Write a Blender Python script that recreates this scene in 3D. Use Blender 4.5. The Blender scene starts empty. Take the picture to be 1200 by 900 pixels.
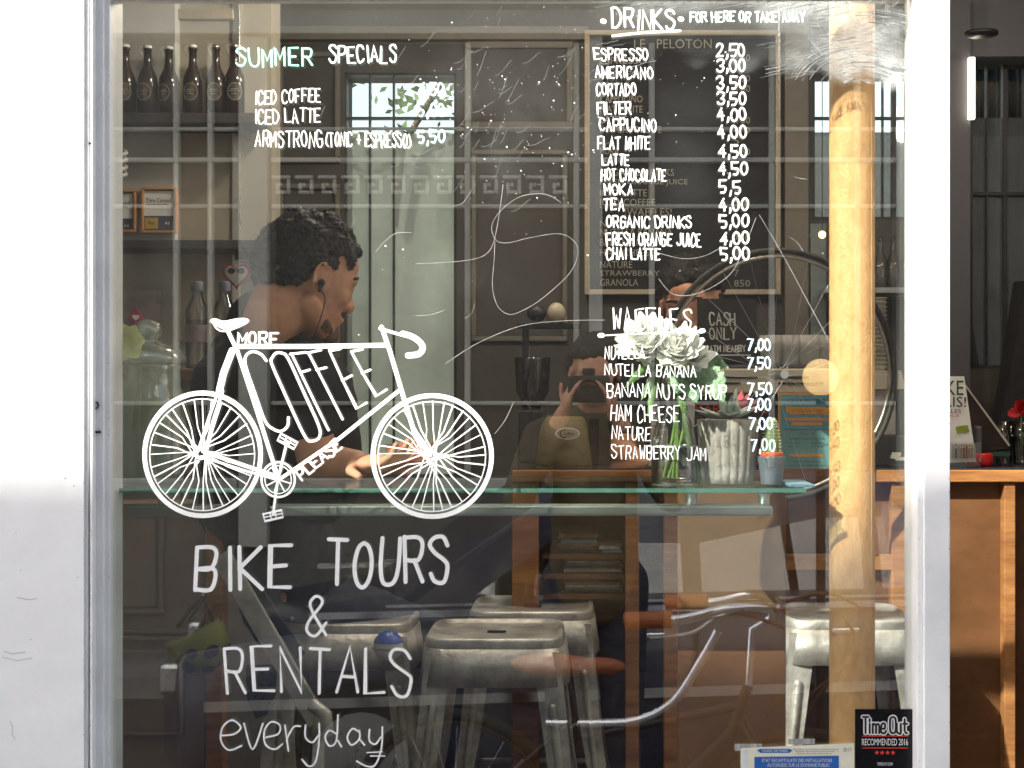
import bpy, bmesh, math, random
from math import sin, cos, pi, radians, sqrt
from mathutils import Vector, Matrix
random.seed(7)
S = bpy.context.scene
COL = S.collection
# ---------------------------------------------------------------- camera
K = 0.00056; CX, CY, CZ, CD = 690.0, 456.0, 1.30, 2.5
cam = bpy.data.cameras.new('camera'); camo = bpy.data.objects.new('camera', cam); COL.objects.link(camo)
camo.location = (0, -CD, CZ); camo.rotation_euler = (pi/2, 0, 0)
cam.sensor_width = 36; cam.lens = 36/(1200*K); cam.clip_start = 0.02; cam.clip_end = 500
cam.shift_x = -(CX-600)/1200; cam.shift_y = (CY-450)/1200
S.camera = camo
# ---------------------------------------------------------------- world + sun
W = bpy.data.worlds.new('World'); S.world = W; W.use_nodes = True
nt = W.node_tree; nt.nodes.clear()
sky = nt.nodes.new('ShaderNodeTexSky'); sky.sky_type = 'NISHITA'; sky.sun_disc = False
SE, SA = radians(35), radians(45)
SUN = Vector((sin(SA)*cos(SE), cos(SA)*cos(SE), -sin(SE)))     # travel direction of light
sky.sun_elevation = SE; sky.sun_rotation = math.atan2(-SUN.x, -SUN.y)
sky.dust_density = 3.0; sky.ozone_density = 1.0
bg = nt.nodes.new('ShaderNodeBackground'); bg.inputs[1].default_value = 0.15
wo = nt.nodes.new('ShaderNodeOutputWorld')
hs = nt.nodes.new('ShaderNodeHueSaturation'); hs.inputs['Saturation'].default_value = .5
nt.links.new(sky.outputs[0], hs.inputs['Color']); nt.links.new(hs.outputs[0], bg.inputs[0]); nt.links.new(bg.outputs[0], wo.inputs[0])
sl = bpy.data.lights.new('sun', 'SUN'); sl.energy = 4.0; sl.angle = radians(0.7); sl.color = (1, .95, .87)
so = bpy.data.objects.new('sun', sl); COL.objects.link(so)
so.rotation_euler = SUN.to_track_quat('-Z', 'Y').to_euler()
S.view_settings.view_transform = 'Standard'; S.view_settings.look = 'None'
S.view_settings.exposure = 1.85; S.view_settings.gamma = 1
S.render.engine = 'CYCLES'
S.cycles.transparent_max_bounces = 24; S.cycles.max_bounces = 10; S.cycles.glossy_bounces = 5
S.cycles.transmission_bounces = 8; S.cycles.diffuse_bounces = 5

# ---------------------------------------------------------------- helpers
def P(px, py, d): return Vector(((px-CX)*K*d, d-CD, CZ-(py-CY)*K*d))
def R(px, py, dv):                       # a place in the street, given by where its mirror image lies in the pane
    return Vector(((px-CX)*K*dv, -(dv-CD), CZ-(py-CY)*K*dv))
def X(px, d): return (px-CX)*K*d
def Z(py, d): return CZ-(py-CY)*K*d

TMP = bpy.data.scenes.new('work')      # scratch scene, emptied and removed at the end
_m = {}
def mat(name, col, rough=.6, metal=0., var=.18, scale=14., bump=.12, spec=.4, stretch=(1, 1, 1), col2=None, emit=0, trans=0., ior=1.45, alpha=None, wood=False):
    if name in _m: return _m[name]
    m = bpy.data.materials.new(name); m.use_nodes = True; _m[name] = m
    t = m.node_tree; n = t.nodes; l = t.links; b = n['Principled BSDF']
    b.inputs['Roughness'].default_value = rough; b.inputs['Metallic'].default_value = metal
    b.inputs['Specular IOR Level'].default_value = spec; b.inputs['IOR'].default_value = ior
    b.inputs['Transmission Weight'].default_value = trans
    tc = n.new('ShaderNodeTexCoord'); mp = n.new('ShaderNodeMapping'); mp.inputs['Scale'].default_value = stretch
    l.new(tc.outputs['Object'], mp.inputs[0])
    no = n.new('ShaderNodeTexNoise'); no.inputs['Scale'].default_value = scale; no.inputs['Detail'].default_value = 8
    no.inputs['Roughness'].default_value = .65
    l.new(mp.outputs[0], no.inputs['Vector'])
    cr = n.new('ShaderNodeValToRGB'); e = cr.color_ramp.elements
    c2 = col2 or tuple(c*(1-var*2.2) for c in col)
    e[0].position = .32; e[1].position = .66
    e[0].color = (*c2, 1); e[1].color = (*[min(1, c*(1+var*.35)) for c in col], 1)
    l.new(no.outputs['Fac'], cr.inputs[0]); l.new(cr.outputs[0], b.inputs['Base Color'])
    if bump:
        n2 = n.new('ShaderNodeTexNoise'); n2.inputs['Scale'].default_value = scale*5; n2.inputs['Detail'].default_value = 6
        l.new(mp.outputs[0], n2.inputs['Vector'])
        bp = n.new('ShaderNodeBump'); bp.inputs['Strength'].default_value = bump; bp.inputs['Distance'].default_value = .01
        l.new(n2.outputs['Fac'], bp.inputs['Height']); l.new(bp.outputs[0], b.inputs['Normal'])
        mr = n.new('ShaderNodeMapRange'); mr.inputs['To Min'].default_value = max(0, rough-.12); mr.inputs['To Max'].default_value = min(1, rough+.15)
        l.new(no.outputs['Fac'], mr.inputs[0]); l.new(mr.outputs[0], b.inputs['Roughness'])
    if emit:
        b.inputs['Emission Color'].default_value = (*col, 1); b.inputs['Emission Strength'].default_value = emit
    return m

def glassmat(name, tint, refl=.1, rough=.0, edge=None, milk=0, milkc=None):
    if name in _m: return _m[name]
    m = bpy.data.materials.new(name); m.use_nodes = True; _m[name] = m
    t = m.node_tree; n = t.nodes; l = t.links; n.clear()
    o = n.new('ShaderNodeOutputMaterial'); mx = n.new('ShaderNodeMixShader')
    a = n.new('ShaderNodeBsdfTransparent'); a.inputs[0].default_value = (*tint, 1)
    g = n.new('ShaderNodeBsdfGlossy'); g.inputs['Roughness'].default_value = rough; g.inputs[0].default_value = (1, 1, 1, 1)
    lw = n.new('ShaderNodeLayerWeight'); lw.inputs[0].default_value = .25
    mr = n.new('ShaderNodeMapRange'); mr.inputs['To Min'].default_value = refl; mr.inputs['To Max'].default_value = .9
    l.new(lw.outputs['Fresnel'], mr.inputs[0])
    if edge:   # curved glassware: rims read darker / tinted
        lf = n.new('ShaderNodeLayerWeight'); lf.inputs[0].default_value = .55
        cm = n.new('ShaderNodeMix'); cm.data_type = 'RGBA'
        cm.inputs[6].default_value = (*tint, 1); cm.inputs[7].default_value = (*edge, 1)
        l.new(lf.outputs['Facing'], cm.inputs[0]); l.new(cm.outputs[2], a.inputs[0])
        l.new(mr.outputs[0], mx.inputs[0])
    else: mx.inputs[0].default_value = refl
    src = a
    if milk:      # dirty or cloudy glass scatters a little light
        df = n.new('ShaderNodeBsdfDiffuse'); df.inputs[0].default_value = (*(milkc or tint), 1); tl = n.new('ShaderNodeBsdfTranslucent'); tl.inputs[0].default_value = (*(milkc or tint), 1)
        m0 = n.new('ShaderNodeMixShader'); m0.inputs[0].default_value = .5; l.new(df.outputs[0], m0.inputs[1]); l.new(tl.outputs[0], m0.inputs[2])
        ns = n.new('ShaderNodeTexNoise'); ns.inputs['Scale'].default_value = 6; ns.inputs['Detail'].default_value = 6; tcn = n.new('ShaderNodeTexCoord'); l.new(tcn.outputs['Object'], ns.inputs['Vector'])
        mr2 = n.new('ShaderNodeMapRange'); mr2.inputs['From Min'].default_value = .3; mr2.inputs['From Max'].default_value = .7; mr2.inputs['To Min'].default_value = milk*.7; mr2.inputs['To Max'].default_value = min(1, milk*1.3); l.new(ns.outputs['Fac'], mr2.inputs[0])
        m1 = n.new('ShaderNodeMixShader'); l.new(mr2.outputs[0], m1.inputs[0]); l.new(a.outputs[0], m1.inputs[1]); l.new(m0.outputs[0], m1.inputs[2]); src = m1
    l.new(src.outputs[0], mx.inputs[1]); l.new(g.outputs[0], mx.inputs[2]); l.new(mx.outputs[0], o.inputs[0])
    return m

ORG = {}
class MB:
    def __init__(s): s.v = []; s.f = []; s.sm = []
    def add(s, vs, fs, smooth=False):
        b = len(s.v); s.v += [Vector(v) for v in vs]; s.f += [[i+b for i in f] for f in fs]; s.sm += [smooth]*len(fs); return s
    def box(s, x0, x1, y0, y1, z0, z1):
        if x0 > x1: x0, x1 = x1, x0
        if y0 > y1: y0, y1 = y1, y0
        if z0 > z1: z0, z1 = z1, z0
        return s.add([(x0,y0,z0),(x1,y0,z0),(x1,y1,z0),(x0,y1,z0),(x0,y0,z1),(x1,y0,z1),(x1,y1,z1),(x0,y1,z1)],
                     [(0,3,2,1),(4,5,6,7),(0,1,5,4),(1,2,6,5),(2,3,7,6),(3,0,4,7)])
    def pbox(s, px0, px1, py0, py1, d, th):            # front face at distance d from the camera, th deep
        return s.box(X(px0, d), X(px1, d), d-CD, d-CD+th, Z(py1, d), Z(py0, d))
    def rbox(s, px0, px1, py0, py1, dv, th):           # same for the far side of the street
        a = R(px0, py0, dv); c = R(px1, py1, dv); return s.box(a.x, c.x, a.y-th, a.y, c.z, a.z)
    def tube(s, pts, r, seg=10, closed=False, cap=True):
        pts = [Vector(p) for p in pts]; n = len(pts); rs = r if isinstance(r, (list, tuple)) else [r]*n
        vs = []; up = None
        for i, p in enumerate(pts):
            if closed: t = pts[(i+1) % n]-pts[i-1]
            else: t = pts[min(i+1, n-1)]-pts[max(i-1, 0)]
            if t.length < 1e-9: t = Vector((0, 0, 1))
            t.normalize()
            if up is None:
                up = Vector((0, 0, 1)) if abs(t.z) < .9 else Vector((1, 0, 0))
            a = t.cross(up)
            if a.length < 1e-6: a = t.orthogonal()
            a.normalize(); up = a.cross(t).normalized()
            for k in range(seg):
                w = 2*pi*k/seg; vs.append(p+(a*cos(w)+up*sin(w))*rs[i])
        fs = []
        m = n if closed else n-1
        for i in range(m):
            j = (i+1) % n
            for k in range(seg):
                k2 = (k+1) % seg; fs.append((i*seg+k, i*seg+k2, j*seg+k2, j*seg+k))
        s.add(vs, fs, True)
        if cap and not closed:
            s.add(vs[:seg], [tuple(range(seg))]); s.add(vs[-seg:], [tuple(reversed(range(seg)))])
        return s
    def lathe(s, prof, c, seg=32, sx=1, sy=1, cap=False):
        vs = []; c = Vector(c)
        for r, z in prof:
            for k in range(seg):
                w = 2*pi*k/seg; vs.append(c+Vector((r*cos(w)*sx, r*sin(w)*sy, z)))
        fs = []
        for i in range(len(prof)-1):
            for k in range(seg):
                k2 = (k+1) % seg; fs.append((i*seg+k, i*seg+k2, (i+1)*seg+k2, (i+1)*seg+k))
        s.add(vs, fs, True)
        if cap:
            s.add(vs[:seg], [tuple(reversed(range(seg)))]); s.add(vs[-seg:], [tuple(range(seg))])
        return s
    def ball(s, c, r, seg=14, rings=9, sc=(1, 1, 1), M=None):
        vs = []; c = Vector(c)
        for i in range(rings+1):
            th = pi*i/rings
            for k in range(seg):
                w = 2*pi*k/seg; v = Vector((sin(th)*cos(w)*sc[0], sin(th)*sin(w)*sc[1], cos(th)*sc[2]))*r
                if M: v = M @ v
                vs.append(c+v)
        fs = [(i*seg+k, (i+1)*seg+k, (i+1)*seg+(k+1) % seg, i*seg+(k+1) % seg) for i in range(rings) for k in range(seg)]
        return s.add(vs, fs, True)
    def cone(s, a, b, ra, rb, seg=14):     # rounded tapering limb
        s.ball(a, ra, seg, 8); s.ball(b, rb, seg, 8)
        a = Vector(a); b = Vector(b); return s.tube([a, b], [ra, rb], seg)
    def prism(s, poly, y0, y1):            # poly = [(x,z)...]
        n = len(poly)
        vs = [(x, y0, z) for x, z in poly]+[(x, y1, z) for x, z in poly]
        fs = [tuple(range(n)), tuple(reversed(range(n, 2*n)))]+[(i, i+n, (i+1) % n+n, (i+1) % n) for i in range(n)]
        return s.add(vs, fs)
    def ribbon(s, pts, w, y, caps=True, closed=False, ramp=2e-4, th=2e-4):   # painted stroke in the pane plane, pts=[(x,z)]
        q = [pts[0]]
        for p in pts[1:]:
            if (p[0]-q[-1][0])**2+(p[1]-q[-1][1])**2 > (w*.12)**2: q.append(p)
        if len(q) < 2: return s
        n = len(q); L = []; ws = w if isinstance(w, (list, tuple)) else [w]*n
        for i in range(n):
            if closed: a = q[i-1]; b = q[(i+1) % n]
            else: a = q[max(i-1, 0)]; b = q[min(i+1, n-1)]
            tx, tz = b[0]-a[0], b[1]-a[1]; h = math.hypot(tx, tz) or 1
            k = 1.
            if 0 < i < n-1:
                u = (q[i][0]-q[i-1][0], q[i][1]-q[i-1][1]); v = (q[i+1][0]-q[i][0], q[i+1][1]-q[i][1])
                cs = (u[0]*v[0]+u[1]*v[1])/((math.hypot(*u)*math.hypot(*v)) or 1)
                k = min(1.6, 1/max(.3, sqrt(max(0, (1+cs)/2))))
            L.append((-tz/h*k*ws[i]/2, tx/h*k*ws[i]/2))
        vs = []
        for i, (x, z) in enumerate(q):
            yy = y-ramp*i/n
            vs += [(x+L[i][0], yy, z+L[i][1]), (x-L[i][0], yy, z-L[i][1])]
        m = n if closed else n-1
        fs = [(2*i, 2*i+1, 2*((i+1) % n)+1, 2*((i+1) % n)) for i in range(m)]
        s.add(vs, fs)
        if caps and not closed:
            for i, sg in ((0, -1), (n-1, 1)):
                yy = y-ramp*i/n
                nx, nz = L[i]; dx, dz = nz*sg, -nx*sg
                arc = [(q[i][0]+nx*cos(t)+dx*sin(t), yy, q[i][1]+nz*cos(t)+dz*sin(t)) for t in [pi*k/6 for k in range(7)]]
                s.add(arc, [tuple(range(7))])
        return s
    def build(s, name, m, parent=None, bevel=0, origin=None):
        if parent is not None: o0 = ORG[parent.name]
        elif origin is not None: o0 = Vector(origin)
        else:
            xs = [v.x for v in s.v]; ys = [v.y for v in s.v]; zs = [v.z for v in s.v]
            o0 = Vector(((min(xs)+max(xs))/2, (min(ys)+max(ys))/2, min(zs)))
        me = bpy.data.meshes.new(name); me.from_pydata([tuple(v-o0) for v in s.v], [], s.f)
        me.polygons.foreach_set('use_smooth', s.sm); me.update()
        me.materials.append(m)
        o = bpy.data.objects.new(name, me); COL.objects.link(o)
        if parent is not None: o.parent = parent
        else: o.location = o0
        ORG[o.name] = o0
        if bevel:
            b = o.modifiers.new('b', 'BEVEL'); b.width = bevel; b.segments = 2; b.limit_method = 'ANGLE'
        return o
def tag(o, label=None, cat=None, group=None, kind=None):
    if label: o['label'] = label
    if cat: o['category'] = cat
    if group: o['group'] = group
    if kind: o['kind'] = kind
    return o
def thing(name, loc, label, cat, group=None):
    o = bpy.data.objects.new(name, None); COL.objects.link(o); o.location = loc; o.empty_display_size = .05
    ORG[o.name] = Vector(loc); return tag(o, label, cat, group)
def struct(mb, name, m, bevel=0): return tag(mb.build(name, m, None, bevel), kind='structure')
def copy_tree(o, dloc, label=None, parent=None):
    c = o.copy(); COL.objects.link(c)
    if parent is None: c.location = o.location+Vector(dloc)
    else: c.parent = parent
    if label: c['label'] = label
    for ch in list(o.children): copy_tree(ch, None, None, c)
    return c
def ev_mesh(o):
    with bpy.context.temp_override(scene=TMP, view_layer=TMP.view_layers[0]):
        dg = bpy.context.evaluated_depsgraph_get(); return bpy.data.meshes.new_from_object(o.evaluated_get(dg))
def blob(mb, name, m, parent, vox=.006, noise=0, nscale=30):
    """one continuous skin over overlapping volumes"""
    o = mb.build(name, m, parent)
    md = o.modifiers.new('r', 'REMESH'); md.mode = 'VOXEL'; md.voxel_size = vox; md.use_smooth_shade = True
    sm = o.modifiers.new('s', 'SMOOTH'); sm.factor = .5; sm.iterations = 5
    TMP.collection.objects.link(o); me = ev_mesh(o)
    TMP.collection.objects.unlink(o); o.modifiers.clear(); old = o.data; o.data = me; me.name = name
    if noise:
        from mathutils import noise as N
        nv = len(me.vertices); nr = [0.]*(3*nv); cc = [0.]*(3*nv); me.vertices.foreach_get('normal', nr); me.vertices.foreach_get('co', cc)
        for i in range(nv):
            c = Vector(cc[3*i:3*i+3]); k = noise*(N.noise(c*nscale)+.6*N.noise(c*nscale*2.1))
            for j in range(3): cc[3*i+j] += nr[3*i+j]*k
        me.vertices.foreach_set('co', cc); me.update()
    for p in me.polygons: p.use_smooth = True
    return o
def text(s, m, parent, px0, px1, py0, py1, d, eps=.001, name='lettering', y=None, th=.0004):
    """upright print: fits the string into the pixel box, lying on the face at distance d"""
    cu = bpy.data.curves.new('t', 'FONT'); cu.body = s; cu.extrude = 0; cu.resolution_u = 2
    ob = bpy.data.objects.new('t', cu)
    me = bpy.data.meshes.new_from_object(ob)
    bpy.data.objects.remove(ob); bpy.data.curves.remove(cu)
    xs = [v.co.x for v in me.vertices]; ys = [v.co.y for v in me.vertices]
    a, b, c, e = min(xs), max(xs), min(ys), max(ys)
    mb = MB(); yy = (d-CD if y is None else y)-eps
    x0, x1, z0, z1 = X(px0, d), X(px1, d), Z(py1, d), Z(py0, d)
    mb.add([(x0+(v.co.x-a)/(b-a)*(x1-x0), yy, z0+(v.co.y-c)/(e-c)*(z1-z0)) for v in me.vertices],
           [list(p.vertices) for p in me.polygons])
    bpy.data.meshes.remove(me)
    return mb.build(name, m, parent)

def crom(pts, n=5, closed=False):
    out = []; m = len(pts)
    for i in range(m if closed else m-1):
        p0 = pts[i-1] if (closed or i > 0) else pts[0]; p1 = pts[i]; p2 = pts[(i+1) % m]
        p3 = pts[(i+2) % m] if (closed or i+2 < m) else pts[-1]
        for k in range(n):
            t = k/n
            out.append(tuple(.5*((2*p1[j])+(-p0[j]+p2[j])*t+(2*p0[j]-5*p1[j]+4*p2[j]-p3[j])*t*t+(-p0[j]+3*p1[j]-3*p2[j]+p3[j])*t**3) for j in range(len(p1))))
    if not closed: out.append(tuple(pts[-1]))
    return out
OV = [(2+2*sin(2*pi*k/12), 3+3*cos(2*pi*k/12)) for k in range(13)]
G = {'A': '002640 1232', 'B': '0006 ~0636453303 ~0333423000', 'C': '~4536160402103041', 'D': '0006 ~062644422000',
 'E': '46060040 0333', 'F': '460600 0333', 'G': '~4536160402103041 414323', 'H': '0006 4046 0343', 'I': '2620', 'J': '~4641301001',
 'K': '0006 460340', 'L': '060040', 'M': '0006224640', 'N': '00064046', 'O': '~16050110304145 1636 3645', 'P': '0006 ~0636453303',
 'Q': '~26040220424426 3140', 'R': '0006 ~0636453303 2340', 'S': '~4536160514334230 1001', 'T': '0646 2620', 'U': '~060210304246', 'V': '062046',
 'W': '0610243046', 'X': '0046 0640', 'Y': '062346 2320', 'Z': '06460040',
 '0': '~2604022042442 6', '1': '152620', '2': '~051636451100 0040', '3': '~0516364533 13 ~1333423010 01', '4': '3602 0242 3430',
 '5': '46060333 ~3342301001', '7': '064610', '8': '~2616054223344 ', '+': '2125 0343', '(': '~362242 ', ')': '~164210', ',': '2120', '.': '2020',
 "'": '2625', '!': '2622 2120', '&': ''}
G['O'] = '~2605012041452 6'.replace(' ', ''); G['0'] = G['O']; G['O'] = '~26040220424426'; G['0'] = '~26040220424426'
G['S'] = '~4536160514334230' ; G['S'] = '~45361605143342301001'; G['3'] = '~051636453313 ~1333423010'
G['3'] = '~05163645332342301001'; G['('] = '~36131130'; G[')'] = '~16333110'; G['8'] = '~2605334120 013345 26'.replace(' ', '')
G['5'] = '460603 ~0333423010'; G['2'] = '~0516364533 3300 0040'
LOW = {'e': '~0242330403011042'.replace('042', '041'), 'v': '042044', 'r': '0400 ~022434', 'y': '~040211314244 ~4441', 'd': '~43240200? ', 'a': ''}
def glyph(ch):
    if ch in 'O0': return [(OV, True)]
    if ch == ',': return [([(2.2, 1), (2.2, -.2), (1.8, -1.2)], False)]
    g = G.get(ch, ''); out = []
    for st in g.split():
        sm = st[0] == '~'; st = st.lstrip('~')
        pts = [(int(st[i]), int(st[i+1])) for i in range(0, len(st)-1, 2)]
        if len(pts) == 1: pts = [pts[0], (pts[0][0]+.01, pts[0][1]-.3)]
        out.append((pts, sm))
    return out
PD = 2.497           # painted strokes lie on the street side of the pane
WY = [0]
def pw(pts): return [(X(a, PD), Z(b, PD)) for a, b in pts]
def hand(mb, s, px0, px1, py0, py1, w, jit=.22, slope=0., adv=None, big=1.25, d=PD, y0=None, rot=None):
    """hand lettering fitted between px0..px1, cap height py0..py1, stroke w px"""
    wd = [(.45 if c in "I1,.'" else .55 if c in '()' else .62 if c == ' ' else 1.) for c in s]
    wd = [a*(1.22) for a in wd]; tot = sum(wd)-.22; u = (px1-px0)/tot; x = px0
    for c, a in zip(s, wd):
        if c != ' ':
            h = (py1-py0); cw = u*(1. if a > .9 else 1.); dy = random.uniform(-.06, .06)*h; sx = random.uniform(.92, 1.06); sh = random.uniform(-.08, .06)
            for pts, sm in glyph(c):
                q = []
                for gx, gy in pts:
                    if a < .7: gx = gx-1.2
                    j_ = jit*(.4 if c in 'O0' else 1); gx += random.uniform(-j_, j_); gy += random.uniform(-j_, j_)
                    xx = x+gx/4*cw*sx*.86+sh*(gy/6)*h; yy = py1-gy/6*h+dy+slope*(x-px0)
                    q.append((xx, yy))
                if sm: q = crom(q, 5)
                if rot:
                    ox, oy, an = rot; q = [(ox+(p-ox)*cos(an)+(r_-oy)*sin(an), oy-(p-ox)*sin(an)+(r_-oy)*cos(an)) for p, r_ in q]
                WY[0] = (WY[0]+1) % 40
                mb.ribbon([(X(p, d), Z(r_, d)) for p, r_ in q], w*K*d, (d-CD if y0 is None else y0)-WY[0]*5e-6, ramp=5e-5)
        x += u*a
    return mb
def strokes(mb, L, w, smooth=False, n=6):
    for pts in L:
        q = crom(pts, n) if smooth else pts
        WY[0] = (WY[0]+1) % 40
        mb.ribbon(pw(q), w*K*PD, PD-CD-WY[0]*5e-6, ramp=5e-5)
    return mb
# ---------------------------------------------------------------- materials
white_paint = mat('white_wall_paint', (.86, .86, .87), .55, var=.03, scale=5, bump=.18)
jamb_paint = mat('white_gloss_paint', (.84, .84, .85), .35, var=.06, scale=9, bump=.12)
ink = mat('white_window_paint', (.92, .92, .92), .6, var=.03, scale=60, bump=.1)
ink_thin = mat('pale_window_paint', (.88, .89, .9), .6, var=.1, scale=90, bump=.1)
teal_ink = mat('mint_window_paint', (.32, .78, .62), .6, var=.05, scale=60)
blue_ink = mat('pale_blue_window_paint', (.55, .74, .88), .6, var=.05, scale=60)
mint_ink = mat('mint_white_window_paint', (.66, .86, .82), .6, var=.05, scale=60)
wood = mat('orange_brown_wood', (.36, .17, .06), .45, var=.2, scale=6, bump=.1, stretch=(1, 1, 7), col2=(.2, .085, .03))
woodx = mat('counter_edge_wood', (.40, .18, .06), .4, var=.2, scale=6, bump=.1, stretch=(1, 7, 8), col2=(.17, .07, .025))
dwood = mat('dark_brown_wood', (.16, .075, .03), .45, var=.2, scale=5, bump=.1, stretch=(1, 1, 6), col2=(.08, .035, .015))
taupe = mat('taupe_paint', (.30, .225, .175), .5, var=.08, scale=7)
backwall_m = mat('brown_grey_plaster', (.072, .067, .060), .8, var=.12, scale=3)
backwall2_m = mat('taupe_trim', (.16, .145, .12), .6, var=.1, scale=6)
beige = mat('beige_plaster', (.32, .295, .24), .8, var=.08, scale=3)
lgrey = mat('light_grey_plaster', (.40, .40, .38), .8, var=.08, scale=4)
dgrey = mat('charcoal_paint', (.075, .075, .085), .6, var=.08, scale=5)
ceil_m = mat('ceiling_plaster', (.24, .20, .155), .8, var=.06, scale=2)
floor_m = mat('brown_floor_tiles', (.13, .09, .06), .4, var=.2, scale=6)
metal = mat('aged_galvanised_steel', (.56, .55, .51), .42, metal=.6, var=.25, scale=13, bump=.2, col2=(.27, .255, .225))
steel = mat('brushed_steel', (.62, .62, .62), .28, metal=1, var=.06, scale=20, bump=.04)
chrome = mat('chrome', (.8, .8, .82), .12, metal=1, var=.02, scale=20, bump=0)
black = mat('black_plastic', (.015, .015, .017), .4, var=.1, scale=20)
slate = mat('black_felt_board', (.012, .013, .016), .75, var=.15, scale=12)
letter_m = mat('grey_board_letters', (.33, .30, .25), .6, var=.1, scale=30)
frame_m = mat('pale_wood_frame', (.42, .36, .27), .5, var=.1, scale=20, stretch=(1, 1, 3))
rust = mat('rusted_copper_column', (.68, .41, .18), .40, var=.12, scale=60, bump=.25, col2=(.56, .31, .12), stretch=(1, 1, .5))
paper = mat('white_paper', (.72, .72, .70), .7, var=.04, scale=30)
textd = mat('dark_print', (.03, .03, .035), .7, var=.05, bump=0)
red = mat('red_print', (.62, .04, .03), .6, var=.05, bump=.02)
pane_m = glassmat('window_glass', (.97, .985, .97), .15)
glass_e = glassmat('clear_glassware', (.96, .97, .96), .05, edge=(.30, .34, .32))
water_m = glassmat('water', (.90, .93, .90), .03, edge=(.5, .55, .5))
green_edge = mat('green_glass_edge', (.10, .28, .22), .15, var=.1, scale=30, bump=0, spec=.8)
shelf_glass = glassmat('shelf_glass', (.80, .90, .86), .16)
skin = mat('skin', (.56, .30, .19), .5, var=.12, scale=16, bump=.12, col2=(.46, .21, .12))
hair_m = mat('dark_hair', (.014, .012, .011), .5, var=.3, scale=60, bump=.5)
tshirt = mat('black_tshirt_cloth', (.013, .013, .015), .85, var=.2, scale=50, bump=.3)
denim = mat('dark_denim', (.03, .035, .05), .85, var=.2, scale=50, bump=.3)
amber = mat('lit_amber_globe', (1.0, .62, .22), .4, bump=0, emit=3.5)
# ---------------------------------------------------------------- ground, street and room shell (the setting)
ground_m = mat('courtyard_ground', (.2, .19, .17), .9, scale=2)
asph = mat('asphalt', (.055, .055, .058), .85, scale=30)
pave = mat('pavement_stone', (.22, .215, .20), .8, scale=4)
struct(MB().box(-120, 120, -120, 120, -.6, -.474), 'ground', ground_m)
struct(MB().box(-40, 40, -6.2, -3.0, -.6, -.47), 'road', asph)
struct(MB().box(-40, 40, -3.0, -.06, -.6, -.35), 'pavement', pave)
struct(MB().box(-40, 40, -8.0, -6.2, -.6, -.351), 'far_pavement', pave)
struct(MB().box(-3, 3.5, .02, 2.6, -.34, 0), 'floor', floor_m)
struct(MB().box(-3, 3.5, .16, 2.78, 2.57, 2.75), 'ceiling', ceil_m)
sw = mat('side_wall_paint', (.2, .17, .14), .8, var=.08, scale=3)
struct(MB().box(-3.12, -3, .16, 2.78, -.3, 2.57), 'wall_left', sw)
struct(MB().box(3.5, 3.62, .16, 2.78, -.3, 2.57), 'wall_right', sw)
BD = 5.1; BY = BD-CD
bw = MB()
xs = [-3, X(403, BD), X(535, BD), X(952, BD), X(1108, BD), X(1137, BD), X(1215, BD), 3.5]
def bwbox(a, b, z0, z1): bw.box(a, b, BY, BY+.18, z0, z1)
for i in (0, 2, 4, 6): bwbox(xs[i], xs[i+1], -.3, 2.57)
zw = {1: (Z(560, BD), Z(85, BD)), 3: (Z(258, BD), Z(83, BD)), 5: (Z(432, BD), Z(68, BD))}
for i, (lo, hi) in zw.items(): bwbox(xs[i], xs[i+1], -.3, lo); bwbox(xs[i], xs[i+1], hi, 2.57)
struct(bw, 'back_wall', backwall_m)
# mouldings on the back wall
def moulding(px0, px1, py0, py1, w=7):
    m = MB()
    for a in ((px0, px1, py0, py0+w), (px0, px1, py1-w, py1), (px0, px0+w, py0+w, py1-w), (px1-w, px1, py0+w, py1-w)):
        m.pbox(*a, BD-.02, .02)
    o = struct(m, 'wall_moulding', backwall2_m, .004)
moulding(545, 672, 48, 150, 8); moulding(552, 665, 175, 400, 6); moulding(325, 398, 60, 190, 6); moulding(325, 398, 215, 420, 6)
struct(MB().pbox(322, 690, 30, 46, BD-.04, .04), 'wall_rail', backwall2_m, .004)
struct(MB().pbox(920, 948, 30, 540, BD-.05, .05), 'wall_pilaster', backwall2_m, .004)
# partition at the left with the bottle shelves
PDp = 4.15
struct(MB().box(-3, X(318, PDp), PDp-CD, PDp-CD+.12, 0, 2.57), 'partition_wall', beige)
struct(MB().box(-3, X(205, PDp-.05), PDp-CD-.05, PDp-CD, 0, 2.57), 'partition_panel', lgrey)
struct(MB().pbox(205, 246, 95, 400, PDp-.02, .02).pbox(205, 273, 10, 22, PDp-.02, .02), 'partition_moulding', mat('partition_trim', (.30, .26, .19), .7, var=.08), .003)
struct(MB().pbox(1113, 1137, 0, 560, 4.9, .06), 'wall_pier', dgrey)
struct(MB().box(X(1108, 4.95), 3.5, 4.95-CD, 5.08-CD, Z(66, 4.95), 2.57), 'wall_bulkhead', dgrey)
# ---------------------------------------------------------------- the shop front wall
wl = thing('white_wall', (-1.5, .05, -.35), 'smooth white painted shop wall at the left beside the window', 'wall')
xL = X(98, 2.46)
MB().box(-3.1, xL, -.04, .15, -.47, 2.75).build('wall_face', white_paint, wl)
MB().box(xL, 3.6, -.038, .15, 2.58, 2.75).build('lintel', white_paint, wl)
MB().box(X(1480, 2.46), 3.6, -.04, .15, -.47, 2.578).build('wall_return', white_paint, wl)
MB().box(-3.1, 3.6, -.04, 2.9, 2.752, 6.2).build('upper_storey', white_paint, wl)
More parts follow.
